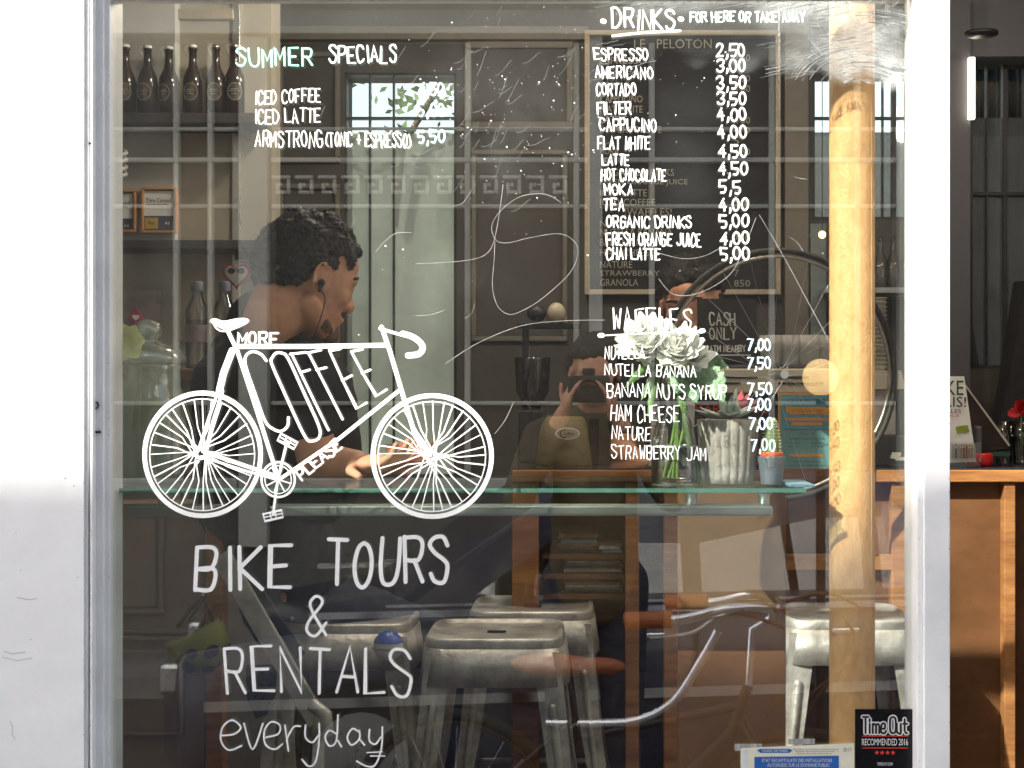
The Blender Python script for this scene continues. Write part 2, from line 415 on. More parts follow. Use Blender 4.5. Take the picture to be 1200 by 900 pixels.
# ---------------------------------------------------------------- the shop window
win = thing('shop_window', (0, 0, .2), 'big shop window in a white frame, painted with a bicycle and menu lettering', 'window')
zb, zt = .36, 1.945
j = MB()
j.box(xL, X(103, 2.465), -.035, .06, -.35, 2.578)
j.box(X(103, 2.465), X(106, 2.475), -.025, .06, -.35, 2.578)
j.box(X(106, 2.465), X(109, 2.465), -.037, .06, -.35, 2.578)
j.box(X(109, 2.48), X(121, 2.48), -.02, .06, -.35, 2.578)
j.box(X(121, 2.49), X(128.5, 2.49), -.01, .06, -.35, 2.578)
j.build('window_jamb', jamb_paint, win, .0015)
MB().box(X(1076.5, 2.45), X(1083, 2.45), -.04, .06, -.35, 2.578).build('window_jamb', jamb_paint, win, .0015)
MB().box(X(1083, 2.45), X(1113.5, 2.45), -.05, .075, -.35, 2.578).build('door_post', jamb_paint, win, .002)
MB().box(X(128.5, 2.49), X(1076, 2.45), -.012, .05, zt, 2.006).build('transom_bar', jamb_paint, win)
MB().box(X(128.5, 2.49), X(1076, 2.45), -.03, .05, -.34, zb).build('stall_riser', jamb_paint, win)
MB().box(X(1113.5, 2.45), X(1480, 2.46), -.05, .05, 2.4, 2.577).build('door_lintel', jamb_paint, win)
pane = MB().box(X(127, 2.5), X(1078, 2.5), 0, .006, zb-.005, zt+.005).build('glass_pane', pane_m, win)
MB().box(X(127, 2.5), X(1078, 2.5), 0, .006, 2.0, 2.58).build('transom_pane', pane_m, win)
hk = MB().tube(crom([P(a, b, 2.478) for a, b in ((106, 473), (113, 471), (115, 476), (110, 480), (107, 477))], 4), .0012, 6)
hk.tube([P(105, 507, 2.478), P(118, 506, 2.478)], .002, 8); hk.build('hinge_pin', black, win)
MB().ball(P(105.5, 168, 2.464), .0025, 8, 6).build('screw', black, win)
# --- paint on the glass
def L(name='lettering', m=ink): return name, m
def put(mb, name, m, label=None):
    o = mb.build(name, m, pane)
    if label: o['label'] = label
    return o
# the painted bicycle
b = MB()
w4 = 4.6
strokes(b, [[(277, 406), (360, 406), (452, 404.5)]], 5.5)
strokes(b, [[(267, 388), (278, 411), (300, 478), (325, 557)]], 4.6)
strokes(b, [[(272, 411), (262, 437), (257, 458)]], 8)
strokes(b, [[(256, 457), (244, 492), (232, 529)], [(261, 458), (250, 492), (240, 531)]], 3.2)
strokes(b, [[(447, 383), (457, 412), (472, 463), (487, 512), (504, 533)]], 5)
strokes(b, [[(445, 385), (462, 390), (476, 394)]], 3.6)
strokes(b, [[(472, 391), (484, 395), (493, 402), (495, 409), (490, 415), (478, 416.5)]], 7, True)
strokes(b, [[(327, 562), (396, 515), (467, 458)]], 4.2)
strokes(b, [[(238, 529), (285, 545), (327, 559)]], 4.6)
strokes(b, [[(236, 535), (285, 551), (325, 562)]], 3)
strokes(b, [[(326, 560), (336, 519)], [(325, 566), (320, 602)]], 3)
strokes(b, [[(250, 379), (255, 386), (265, 388), (283, 382)]], 1.6, True)
put(b, 'painted_bicycle_frame', ink)
sd = [(246, 376), (252, 373), (262, 376), (278, 373), (288, 373), (292, 376), (286, 381), (270, 386), (262, 386), (252, 381)]
s_ = crom([(X(a, PD), Z(c, PD)) for a, c in sd], 4, True)
put(MB().add([(x, -.0036, z) for x, z in s_], [tuple(range(len(s_)))]), 'painted_saddle', ink)
def ell(cx, cy, rx, ry, n=56, wob=.0): return [(cx+rx*cos(2*pi*i/n)*(1+wob*sin(5*i)), cy+ry*sin(2*pi*i/n)*(1+wob*cos(3*i))) for i in range(n)]
for cx, cy, rx, ry in ((237.5, 532.5, 68, 72), (506.5, 534.5, 69.5, 71)):
    t = MB(); t.ribbon(pw(ell(cx, cy, rx, ry)), 5.4*K*PD, -.0036, closed=True, ramp=0)
    t.ribbon(pw(ell(cx-.5, cy+.5, rx-6.5, ry-6.5)), 1.2*K*PD, -.0037, closed=True, ramp=0)
    put(t, 'painted_wheel', ink)
    sp = MB(); n = 32
    for i in range(n):
        a = 2*pi*(i+random.uniform(-.22, .22))/n; h = a+random.choice((-1, 1))*random.uniform(.3, .9)
        q = [(cx-2+8*cos(h), cy+8*sin(h)), (cx+(rx-7)*.5*cos(a+.06*cos(i)), cy+(ry-7)*.5*sin(a+.06)), (cx+(rx-6.5)*cos(a), cy+(ry-6.5)*sin(a))]
        strokes(sp, [q], random.uniform(1.0, 1.7))
    put(sp, 'painted_spokes', ink)
    hb = MB(); hb.ribbon(pw(ell(cx-2, cy-1, 5.5, 5.5, 20)), 4.2*K*PD, -.0039, closed=True, ramp=0); put(hb, 'painted_hub', ink)
t = MB(); t.ribbon(pw(ell(326, 562, 19.5, 20.5, 32)), 2.6*K*PD, -.0036, closed=True, ramp=0)
t.ribbon(pw(ell(326, 562, 15.5, 16.5, 32)), 1.2*K*PD, -.0037, closed=True, ramp=0)
for i in range(8):
    a = 2*pi*i/8+.3; strokes(t, [[(326, 562), (326+16*cos(a), 562+16*sin(a))]], 1.6)
put(t, 'painted_chainring', ink)
for cx, cy, an in ((337, 517, .5), (320, 604, -.22)):
    t = MB(); c_, s1 = cos(an), sin(an)
    def rr(x, y): return (cx+x*c_-y*s1, cy+x*s1+y*c_)
    strokes(t, [[rr(-11, -4), rr(11, -4), rr(11, 4.5), rr(-11, 4.5), rr(-11, -4.5)]], 2)
    strokes(t, [[rr(-3, -4), rr(-3, 4)], [rr(3, -4), rr(3, 4)], [rr(-10, 0), rr(10, 0)]], 1.4)
    put(t, 'painted_pedal', ink)
def c2(L_): return [(220+a*.2667, 360+c*.2667) for a, c in L_]
t = MB()
strokes(t, [c2([(345, 235), (322, 207), (285, 195), (255, 215), (256, 262), (298, 385), (340, 500), (375, 535), (410, 545), (438, 522), (442, 485)]),
            c2([(365, 232), (385, 203), (415, 202), (442, 228), (510, 375), (575, 520), (578, 570), (548, 588), (515, 568), (440, 410), (375, 265), (365, 230)])], 3.1, True)
strokes(t, [c2(q) for q in ([(455, 203), (540, 380), (618, 540)], [(450, 206), (520, 198)], [(495, 287), (535, 275)], [(530, 200), (605, 345), (680, 492)],
    [(525, 201), (585, 188)], [(565, 275), (608, 265)], [(622, 190), (685, 330), (742, 445), (785, 420)], [(622, 192), (670, 183)], [(678, 322), (720, 300)],
    [(718, 195), (775, 300), (828, 390), (873, 362)], [(718, 195), (768, 185)], [(765, 290), (802, 275)])], 2.7)
put(t, 'lettering', ink, 'the tall slanting word COFFEE inside the bicycle frame')
put(hand(MB(), 'MORE', 279, 327, 390, 404, 2.5, .12), 'lettering', ink)
put(hand(MB(), 'PLEASE', 354, 416, 550, 563, 2.6, .12, rot=(353, 563, .68)), 'lettering', ink)
put(hand(MB(), 'BIKE', 229, 346, 643, 692, 4.8, .1, slope=-.02), 'lettering', ink)
put(hand(MB(), 'TOURS', 384, 530, 635, 687, 4.8, .1, slope=-.03), 'lettering', ink)
put(hand(MB(), 'RENTALS', 266, 486, 760, 812, 3.6, .12), 'lettering', ink)
t = MB(); strokes(t, [[(382, 744), (364, 712), (368, 700), (375, 700), (377, 708), (362, 728), (360, 740), (370, 745), (382, 730)]], 3.4, True)
put(t, 'lettering', ink)
t = MB()
ev = [[(260, 862), (275, 860), (282, 852), (272, 844), (261, 852), (259, 868), (268, 879), (283, 874)], [(286, 848), (296, 878), (308, 848)],
      [(312, 864), (326, 860), (328, 850), (318, 846), (310, 856), (311, 872), (322, 878), (331, 872)], [(334, 850), (338, 880)], [(337, 864), (344, 852), (352, 851)],
      [(358, 850), (358, 864), (366, 870), (373, 862)], [(374, 848), (374, 868), (370, 892), (362, 898), (354, 890)],
      [(394, 860), (386, 856), (381, 864), (386, 874), (394, 868), (396, 838)], [(396, 868), (400, 875)], [(421, 858), (413, 854), (407, 864), (412, 873), (421, 866), (421, 856)],
      [(421, 866), (427, 873)], [(433, 855), (433, 868), (440, 872), (446, 864)], [(448, 852), (447, 876), (440, 896), (430, 898), (418, 892)]]
strokes(t, ev, 2.1, True); strokes(t, [[(430, 882), (448, 881)], [(434, 886), (451, 886)]], 1.5)
put(t, 'lettering', ink_thin)
put(hand(MB(), 'SUMMER', 277, 367, 57, 77, 2.4, .2), 'lettering', teal_ink)
put(hand(MB(), 'SPECIALS', 386, 466, 54, 73, 2.2, .2), 'lettering', mint_ink)
rows = [('ICED COFFEE', 299, 376, 107, 122, -.05), ('ICED LATTE', 299, 376, 129, 145, -.04), ('ARMSTRONG', 299, 379, 154, 172, 0), ('(TONIC + ESPRESSO)', 383, 481, 155, 171, .02)]
for s, a, c, d, e, sl_ in rows: put(hand(MB(), s, a, c, d, e, 1.55, .17, slope=sl_), 'lettering', ink)
for s, a, c, d, e in (('4,50', 491, 521, 97, 111), ('5,00', 490, 522, 122, 136), ('5,50', 490, 522, 153, 167)): put(hand(MB(), s, a, c, d, e, 2.3, .12), 'lettering', blue_ink)
put(hand(MB(), 'DRINKS', 718, 792, 11, 33, 2.6, .22), 'lettering', ink)
t = MB(); strokes(t, [[(718, 42), (755, 38), (797, 36)]], 2.8)
strokes(t, [[(706, 24.5), (708, 25)], [(797, 22), (799, 22.5)]], 5.5); put(t, 'underline', ink)
put(hand(MB(), 'FOR HERE OR TAKE AWAY', 809, 944, 14, 25, 2.1, .22), 'lettering', mint_ink)
menu = [('ESPRESSO', 697, 760, 57, 70), ('AMERICANO', 698, 766, 78, 91), ('CORTADO', 699, 746, 98, 111), ('FILTER', 700, 740, 119, 133), ('CAPPUCINO', 703, 770, 139, 153),
        ('FLAT WHITE', 701, 762, 160, 174), ('LATTE', 706, 738, 181, 193), ('HOT CHOCOLATE', 705, 781, 198, 211), ('MOKA', 709, 743, 216, 228), ('TEA', 708, 732, 233, 246),
        ('ORGANIC DRINKS', 711, 811, 253, 266), ('FRESH ORANGE JUICE', 711, 822, 273, 287), ('CHAI LATTE', 711, 774, 291, 304)]
for s, a, c, d, e in menu: put(hand(MB(), s, a, c, d, e, 1.65, .28, slope=.01), 'lettering', ink)
pr = [('2,50', 52), ('3,00', 69), ('3,50', 90), ('3,50', 108), ('4,00', 127), ('4,00', 147), ('4,50', 170), ('4,50', 191), ('5,5', 212), ('4,00', 233), ('5,00', 252), ('4,00', 272), ('5,00', 290)]
for s, y in pr:
    x0 = 840+(y-50)*.02; put(hand(MB(), s, x0, x0+(34 if len(s) == 4 else 26), y, y+14, 2.1, .15), 'lettering', ink)
put(hand(MB(), 'WAFFLES', 718, 812, 362, 386, 1.7, .25), 'lettering', ink_thin)
t = MB(); strokes(t, [[(710, 393), (765, 390), (818, 388)]], 1.4); put(t, 'underline', ink_thin)
t = MB(); strokes(t, [[(703, 393), (706, 393)], [(821, 388), (824, 387.5)]], 5.5); put(t, 'dots', mint_ink)
waf = [('NUTELLA', 709, 756, 406, 420), ('NUTELLA BANANA', 709, 816, 427, 440), ('BANANA NUTS SYRUP', 712, 852, 449, 465), ('HAM CHEESE', 716, 797, 475, 493), ('NATURE', 717, 763, 500, 515), ('STRAWBERRY JAM', 717, 828, 522, 537)]
for s, a, c, d, e in waf: put(hand(MB(), s, a, c, d, e, 1.2, .25, slope=.02), 'lettering', ink_thin)
for s, a, y in (('7,00', 876, 398), ('7,50', 876, 419), ('7,50', 877, 449), ('7,00', 876, 467), ('7,00', 878, 490), ('7,00', 881, 515)):
    put(hand(MB(), s, a, a+28, y, y+13, 1.9, .15), 'lettering', blue_ink)
# finger-drawn scribbles, scratches, specks, soap
t = MB()
def c4(L_): return [(380+a/4, 200+c/4) for a, c in L_]
strokes(t, [c4([(430, 435), (560, 430), (700, 415), (770, 380), (800, 310), (822, 190), (838, 65)]),
            c4([(1110, 150), (1060, 118), (1000, 108), (910, 125), (825, 190), (785, 260), (805, 325), (860, 338), (960, 315), (1090, 295), (1160, 320), (1190, 380), (1150, 480), (1020, 600), (920, 660), (860, 672), (810, 630), (788, 540), (795, 430), (800, 330)]),
            c4([(240, 380), (290, 325), (340, 292), (410, 290)]), [(522, 426), (560, 402), (610, 382), (660, 376), (709, 375)],
            [(602, 471), (592, 492), (580, 508)], [(770, 296), (800, 303), (825, 300), (845, 290)], [(772, 327), (790, 345), (820, 343), (855, 322), (872, 290), (886, 255)],
            [(890, 252), (918, 300), (946, 352), (974, 404)], [(926, 278), (934, 284), (941, 294)], [(932, 208), (945, 210)],
            c4([(600, 168), (650, 150), (690, 90)]), c4([(430, 680), (500, 675), (560, 655)]), c4([(660, 692), (690, 670), (705, 625)])], .5, True, 8)
put(t, 'scribble', mat('finger_grease', (.36, .36, .35), .6, var=.3, scale=40))
t = MB()
for i in range(230):
    if i < 190: x, y = random.gauss(640, 75), random.gauss(120, 75)
    elif i < 260: x, y = random.uniform(420, 1070), random.uniform(5, 400)
    else: x, y = random.uniform(135, 1070), random.uniform(5, 895)
    if not (132 < x < 1072 and 2 < y < 898): continue
    r = random.choice((.3, .35, .4, .45, .5, .85)); rx = r*random.uniform(.7, 1.5)
    q = [(x+rx*cos(k*pi/3), y+r*sin(k*pi/3)) for k in range(6)]
    t.add([(X(a, PD), -.0031, Z(c, PD)) for a, c in q], [tuple(range(6))])
tag(put(t, 'paint_specks', ink_thin), kind='stuff')
sm = bpy.data.materials.new('dried_soap'); sm.use_nodes = True; n = sm.node_tree.nodes; l = sm.node_tree.links; n.clear()
def soap():
    o = n.new('ShaderNodeOutputMaterial'); mx = n.new('ShaderNodeMixShader'); tr = n.new('ShaderNodeBsdfTransparent'); df = n.new('ShaderNodeBsdfDiffuse')
    df.inputs[0].default_value = (.70, .74, .73, 1)
    at = n.new('ShaderNodeAttribute'); at.attribute_name = 'amount'; tc = n.new('ShaderNodeTexCoord')
    wv = n.new('ShaderNodeTexWave'); wv.wave_type = 'RINGS'; wv.rings_direction = 'Y'; wv.inputs['Scale'].default_value = 26; wv.inputs['Distortion'].default_value = 14
    wv.inputs['Detail'].default_value = 5; wv.inputs['Detail Scale'].default_value = 1.3; wv.inputs['Detail Roughness'].default_value = .7
    mp = n.new('ShaderNodeMapping'); mp.inputs['Location'].default_value = (-.42, 0, -1.45)
    l.new(tc.outputs['Object'], mp.inputs[0]); l.new(mp.outputs[0], wv.inputs['Vector']); wv.inputs['Scale'].default_value = 90; wv.inputs['Distortion'].default_value = 30; wv.inputs['Detail Scale'].default_value = .6
    ns = n.new('ShaderNodeTexNoise'); ns.inputs['Scale'].default_value = 9; ns.inputs['Detail'].default_value = 7; l.new(tc.outputs['Object'], ns.inputs['Vector'])
    r1 = n.new('ShaderNodeMapRange'); r1.inputs['From Min'].default_value = .35; r1.inputs['From Max'].default_value = .7; l.new(ns.outputs['Fac'], r1.inputs[0])
    a1 = n.new('ShaderNodeMath'); a1.operation = 'MULTIPLY_ADD'; a1.inputs[1].default_value = .25; a1.inputs[2].default_value = .4; l.new(wv.outputs['Fac'], a1.inputs[0])
    a2 = n.new('ShaderNodeMath'); a2.operation = 'MULTIPLY'; l.new(a1.outputs[0], a2.inputs[0]); l.new(r1.outputs[0], a2.inputs[1])
    a3 = n.new('ShaderNodeMath'); a3.operation = 'MULTIPLY'; l.new(a2.outputs[0], a3.inputs[0]); l.new(at.outputs['Fac'], a3.inputs[1])
    l.new(a3.outputs[0], mx.inputs[0]); l.new(tr.outputs[0], mx.inputs[1]); l.new(df.outputs[0], mx.inputs[2]); l.new(mx.outputs[0], o.inputs[0])
soap()
def smear(px0, px1, py0, py1, f, name='soap_smear', y=-.0026, nx=70, ny=36):
    t = MB(); A = []
    for jj in range(ny+1):
        for ii in range(nx+1):
            px = px0+(px1-px0)*ii/nx; py = py0+(py1-py0)*jj/ny
            t.v.append(Vector((X(px, 2.4975), y, Z(py, 2.4975)))); A.append(max(0, min(1.6, f(px, py))))
    for jj in range(ny):
        for ii in range(nx): k = jj*(nx+1)+ii; t.f.append([k, k+1, k+nx+2, k+nx+1]); t.sm.append(False)
    o = t.build(name, sm, pane); at = o.data.attributes.new('amount', 'FLOAT', 'POINT'); at.data.foreach_set('value', A); return o
def g2(x, y, cx, cy, sx, sy): return math.exp(-((x-cx)/sx)**2-((y-cy)/sy)**2)
def f_r(x, y):
    e = max(0, 1-max(0, (x-1052)/14))*max(0, min(1, (92-y+.12*(x-960)+7*sin(x*.11))/16))
    e *= max(0, min(1, (x-690)/60)) ; inner = 1-min(1, g2(x, y, 800, 45, 175, 45)*1.35)
    return 1.5*e*(inner*.9+.06)*(1 if x > 945 or y < 12 else .9)
smear(670, 1072, 0, 130, f_r)
def f_m(x, y): return .2*(.30*g2(x, y, 560, 110, 120, 80)+.35*g2(x, y, 600, 180, 60, 60)+.22*g2(x, y, 500, 340, 90, 40)+.25*g2(x, y, 800, 170, 50, 60)+.16*g2(x, y, 180, 350, 80, 260))
smear(130, 1000, 0, 470, f_m, y=-.0022)

# wiping strokes left in the soap, dense round the top right corner
t = MB(); rs_ = random.Random(21)
for i in range(900):
    cx_, cy_ = rs_.choice(((1010, 110), (1010, 110), (960, -40), (1070, 10))); R_ = rs_.uniform(15, 130); a0 = rs_.uniform(0, 6.28); da = rs_.uniform(.12, .5)
    q = [(cx_+R_*1.15*cos(a0+da*k/9)+rs_.uniform(-.4, .4), cy_+R_*.8*sin(a0+da*k/9)) for k in range(10)]
    q = [(x, y) for x, y in q if 948-(.9*max(0, y-60)) < x < 1064 and 0 < y < 96+.05*(x-960)]
    if len(q) > 3: t.ribbon(pw(q), rs_.choice((.3, .4, .6, .9))*K*PD, -.0029-i*1e-6, ramp=0, caps=False)
for i in range(130):     # streaks to the left of it and under the word DRINKS
    x0 = rs_.uniform(690, 945); y0 = rs_.choice((rs_.uniform(0, 12), rs_.uniform(40, 95) if x0 > 880 or x0 < 730 else rs_.uniform(0, 9))); L_ = rs_.uniform(10, 45)
    q = [(x0+L_*k/6, y0-(L_*.25)*(k/6)*rs_.uniform(.6, 1.1)) for k in range(7)]; t.ribbon(pw([(x, max(1, y)) for x, y in q]), rs_.choice((.25, .35, .5))*K*PD, -.0029-i*1e-6, ramp=0, caps=False)
for i in range(60):      # faint wipes in the middle
    x0 = rs_.gauss(560, 70); y0 = rs_.gauss(130, 50); a0 = rs_.uniform(-1.2, -.2); L_ = rs_.uniform(8, 30)
    t.ribbon(pw([(x0+L_*k/5*cos(a0), y0+L_*k/5*sin(a0)+2*sin(k)) for k in range(6)]), .28*K*PD, -.0029-i*1e-6, ramp=0, caps=False)
tag(put(t, 'soap_strokes', mat('soap_stroke', (.27, .29, .285), .8, var=.3, scale=60)), kind='stuff')
# wear on the white paint
t = MB()
for q in ([(12, 845), (15, 853), (14, 860), (18, 866)], [(3, 770), (20, 774), (38, 771)], [(5, 763), (14, 766), (30, 764)], [(61, 130), (63, 133)], [(2, 60), (4, 58)], [(20, 700), (36, 703), (44, 701)]):
    t.ribbon([(X(a, 2.46), Z(c, 2.46)) for a, c in q], .0008, -.0406)
for i in range(70):
    x, y = rs_.uniform(-60, 96), rs_.uniform(0, 900)*rs_.uniform(.5, 1); r = rs_.uniform(.3, .9)
    t.add([(X(x+r*cos(k), 2.46), -.0405, Z(y+r*sin(k)*rs_.uniform(.6, 1.6), 2.46)) for k in range(6)], [(0, 1, 2, 3, 4, 5)])
tag(t.build('chips_and_scratches', mat('grey_chip', (.45, .45, .46), .8), wl), kind='stuff')
t = MB()
for i in range(150):
    y = rs_.uniform(0, 900); px_, d_ = rs_.choice(((98.4, 2.459), (127.9, 2.4895), (1077.2, 2.4495), (1112.6, 2.4495), (105.9, 2.459))); h = rs_.uniform(.6, 3.5); w = rs_.uniform(.3, .9)
    t.add([(X(px_-w, d_), d_-CD, Z(y, d_)), (X(px_+w*.3, d_), d_-CD, Z(y+h*.5, d_)), (X(px_-w*.2, d_), d_-CD, Z(y+h, d_))], [(0, 2, 1)])
tag(t.build('chipped_paint', mat('dark_chip', (.06, .06, .06), .9), win), kind='stuff')
# ---------------------------------------------------------------- back windows and the yard behind
fw = mat('dark_window_frame', (.03, .03, .032), .5, bump=.05)
bglass = glassmat('old_tinted_glass', (.66, .70, .66), .05, .03, milk=.45, milkc=(.56, .58, .54))
bglass2 = glassmat('grey_tinted_glass', (.42, .45, .47), .05, .03, milk=.2, milkc=(.42, .46, .47))
clear = glassmat('clear_back_glass', (.9, .93, .9), .05)
def backwin(px0, px1, py0, py1, vb, hb, label, gm, topsplit, name='back_window'):
    t = thing(name, (X((px0+px1)/2, BD), BY+.09, Z(py1, BD)), label, 'window')
    m = MB()
    for a in ((px0, px1, py0, py0+3), (px0, px1, py1-4, py1), (px0, px0+3, py0+3, py1-4), (px1-3, px1, py0+3, py1-4)): m.pbox(*a, BD+.03, .05)
    m.build('frame', fw, t)
    for x, w in vb: MB().pbox(x-w/2, x+w/2, py0+3, py1-4, BD+.033, .03).build('muntin', fw, t)
    for y, w in hb: MB().pbox(px0+3, px1-3, y-w/2, y+w/2, BD+.028, .03).build('muntin', fw, t)
    MB().pbox(px0+2, px1-2, py0+2, topsplit, BD+.05, .006).build('upper_pane', clear, t)
    MB().pbox(px0+2, px1-2, topsplit, py1-3, BD+.052, .006).build('lower_pane', gm, t)
    return t
backwin(403, 535, 85, 560, ((433, 2), (461, 2)), ((138, 2.5), (150, 2)), 'tall narrow back window, bright at the top, beyond the man\'s head', bglass, 157)
backwin(952, 1108, 83, 258, ((1048, 5), (1035, 1.5), (1062, 1.5)), ((138, 2.5),), 'wide bright back window crossed by the rusty column', bglass2, 155)
backwin(1137, 1215, 68, 432, ((1178, 5), (1157, 1.5)), ((227, 4), (430, 4)), 'tall black barred window seen through the open doorway', bglass2, 138)
# curtains behind the doorway window
t = MB(); pts = []
for i in range(60):
    x = X(1130+i*1.6, BD+.3); t.v += [Vector((x, BY+.42+.03*sin(i*.8), .9)), Vector((x, BY+.42+.03*sin(i*.8+.2), 2.6))]
for i in range(59): t.f.append([2*i, 2*i+2, 2*i+3, 2*i+1]); t.sm.append(True)
so_ = t.build('curtain', mat('blue_grey_curtain', (.13, .15, .18), .9, var=.25, scale=8, stretch=(6, 1, .2)), None)
md = so_.modifiers.new('s', 'SOLIDIFY'); md.thickness = .004
tag(so_, 'blue grey curtain hanging in folds behind the doorway window', 'curtain')
yard = mat('yard_wall_render', (.38, .39, .34), .85, var=.25, scale=1.5, stretch=(1, 1, .5))
tag(MB().box(-6, 7, 7.0, 7.2, -.6, 2.9).build('yard_wall', yard), 'grey green rendered yard wall seen through the back windows', 'wall')
leafm = mat('leaf_green', (.07, .11, .035), .6, var=.4, scale=5)
bsh = thing('climbing_plant', (-1.0, 6.85, 2.6), 'leafy climber along the top of the yard wall in the tall back window', 'plant')
t = MB()
for i in range(170):
    cx = random.choice((-1.42, -1.1, -.9, -.75, -.6, -.45)); c = Vector((cx+random.gauss(0, .16), 6.8+random.gauss(0, .1), 3.0+abs(random.gauss(0, .22))+(.5 if cx > -.9 and random.random() < .5 else 0)))
    if random.random() < .3: c = Vector((random.uniform(-2.4, 0), 6.85, 2.86+random.gauss(0, .06)))
    r = random.uniform(.02, .05); a = random.uniform(0, 6.28); q = Vector((cos(a), random.uniform(-.5, .5), sin(a)))*r; w = q.cross(Vector((random.random()-.5, 1, random.random()-.5))).normalized()*r*.5
    t.add([c-q, c+w, c+q, c-w], [(0, 1, 2, 3)])
tag(t.build('foliage', leafm, bsh), kind='stuff')
MB().tube([(-1.2, 6.93, 2.3), (-1.15, 6.9, 2.8), (-.9, 6.88, 3.2)], .02, 8).build('stem', mat('bark', (.1, .07, .05), .9), bsh)
# ---------------------------------------------------------------- column
colm = thing('rusty_column', P(998, 100, 2.66)*1, 'round rust-orange metal column just inside the window at the right', 'column')
colm.location = (X(998.5, 2.66), .16, 0); ORG[colm.name] = Vector(colm.location)
MB().lathe([(.0395, 0), (.0395, 2.57)], (X(998.5, 2.66), .16, 0), 48).build('shaft', rust, colm)
MB().tube([(X(1021.5, 2.63), .1345, 0), (X(1021.5, 2.63), .1345, 2.56)], .0022, 6).build('seam', rust, colm)
# ---------------------------------------------------------------- glass shelf by the window
sh = thing('glass_shelf', (X(500, 2.7), .2, Z(582, 2.54)), 'long green-edged glass shelf running along behind the window', 'shelf')
x0, x1 = X(126, 2.52), X(945, 2.54); zs = Z(572.5, 2.54)
MB().box(x0, x1, .0445, .40, zs-.0065, zs).build('glass_sheet', shelf_glass, sh)
MB().box(x0, x1, .040, .044, zs-.0067, zs+.0002).build('polished_edge', green_edge, sh)
for px in (188, 811, 897):
    c = P(px, 585, 2.60); MB().lathe([(.010, 0), (.010, .016), (.013, .017), (.013, .0185)], (c.x, .12, zs-.032), 18, cap=True).build('standoff', steel, sh)
MB().box(X(318, 2.6), X(905, 2.6), .09, .15, zs-.050, zs-.0335).build('steel_rail', mat('satin_aluminium', (.5, .49, .48), .35, metal=.7, var=.15, scale=5), sh, .002)
MB().box(X(126, 2.6), X(260, 2.6), .09, .15, zs-.052, zs-.0335).build('wood_rail', backwall2_m, sh, .002)
ST = zs+.0004
# counter end panel under the shelf
pn = MB().box(X(795, 2.86), X(921, 2.86), .36, .39, 0, zs-.0085).build('support_panel', mat('brown_laminate', (.25, .125, .06), .4, var=.15, scale=2.5), sh, .002)
# ---------------------------------------------------------------- panelled cabinet at the left
cb = thing('panelled_cabinet', (X(190, 3.4), .9, 0), 'taupe panelled cabinet below the shelf at the far left', 'cabinet')
MB().pbox(100, 240, 590, 1180, 3.42, .14).build('carcass', taupe, cb, .003)
def fr(pa, d, w, th, m, nm, par):
    a, b_, c, e = pa; t = MB()
    for q in ((a, b_, c, c+w), (a, b_, e-w, e), (a, a+w, c+w, e-w), (b_-w, b_, c+w, e-w)): t.pbox(*q, d, th)
    return t.build(nm, m, par, .002)
MB().pbox(102, 183, 606, 712, 3.412, .008).build('door_panel', taupe, cb, .004)
fr((96, 191, 598, 719), 3.402, 5, .018, taupe, 'panel_moulding', cb)
for y in (737, 746): MB().pbox(96, 238, y, y+5, 3.405, .015).build('rail', taupe, cb, .002)
fr((96, 214, 762, 862), 3.402, 4, .018, taupe, 'panel_moulding', cb)
MB().pbox(240.5, 261, 583, 1180, 3.38, .05).build('corner_post', wood, cb, .003)
# ---------------------------------------------------------------- counter
CT = 3.9; zc = Z(549, CT)
ct = thing('service_counter', (X(900, CT), CT-CD+.25, 0), 'long brown service counter with a thick wooden edge across the room', 'counter')
cx0, cx1 = X(600, CT), 3.4
MB().box(cx0, cx1, CT-CD, CT-CD+.48, zc-.035, zc-.004).build('wooden_edge', woodx, ct, .003)
MB().box(cx0+.002, cx1, CT-CD+.004, CT-CD+.478, zc-.0035, zc).build('dark_top', mat('dark_polished_top', (.03, .03, .035), .15, var=.1, scale=5, bump=.02), ct)
MB().box(cx0, X(588, CT), CT-CD+.02, CT-CD+.05, .05, zc-.036)
panm = mat('brown_counter_panel', (.155, .07, .028), .45, var=.22, scale=3, bump=.08, stretch=(1, 1, 2))
MB().box(X(796, CT), cx1, CT-CD+.05, CT-CD+.08, .05, zc-.036).build('front_panel', panm, ct)
MB().box(cx0, cx1, CT-CD+.42, CT-CD+.46, .05, zc-.036).build('back_panel', dwood, ct)
for a, b_ in ((600, 631), (733, 749), (778, 797), (1045, 1062), (1177, 1190), (1340, 1356)):
    MB().pbox(a, b_, 565.6, 1190, CT+.012, .05).build('post', wood, ct, .002)
for y in (652, 676, 700):
    MB().box(X(631, CT)+.01, X(733, CT)-.004, CT-CD+.06, CT-CD+.42, Z(y+6, CT), Z(y, CT)).build('shelf_board', dwood, ct)
MB().pbox(921, 1075, 650, 668, CT+.013, .03).build('cross_rail', wood, ct, .002)
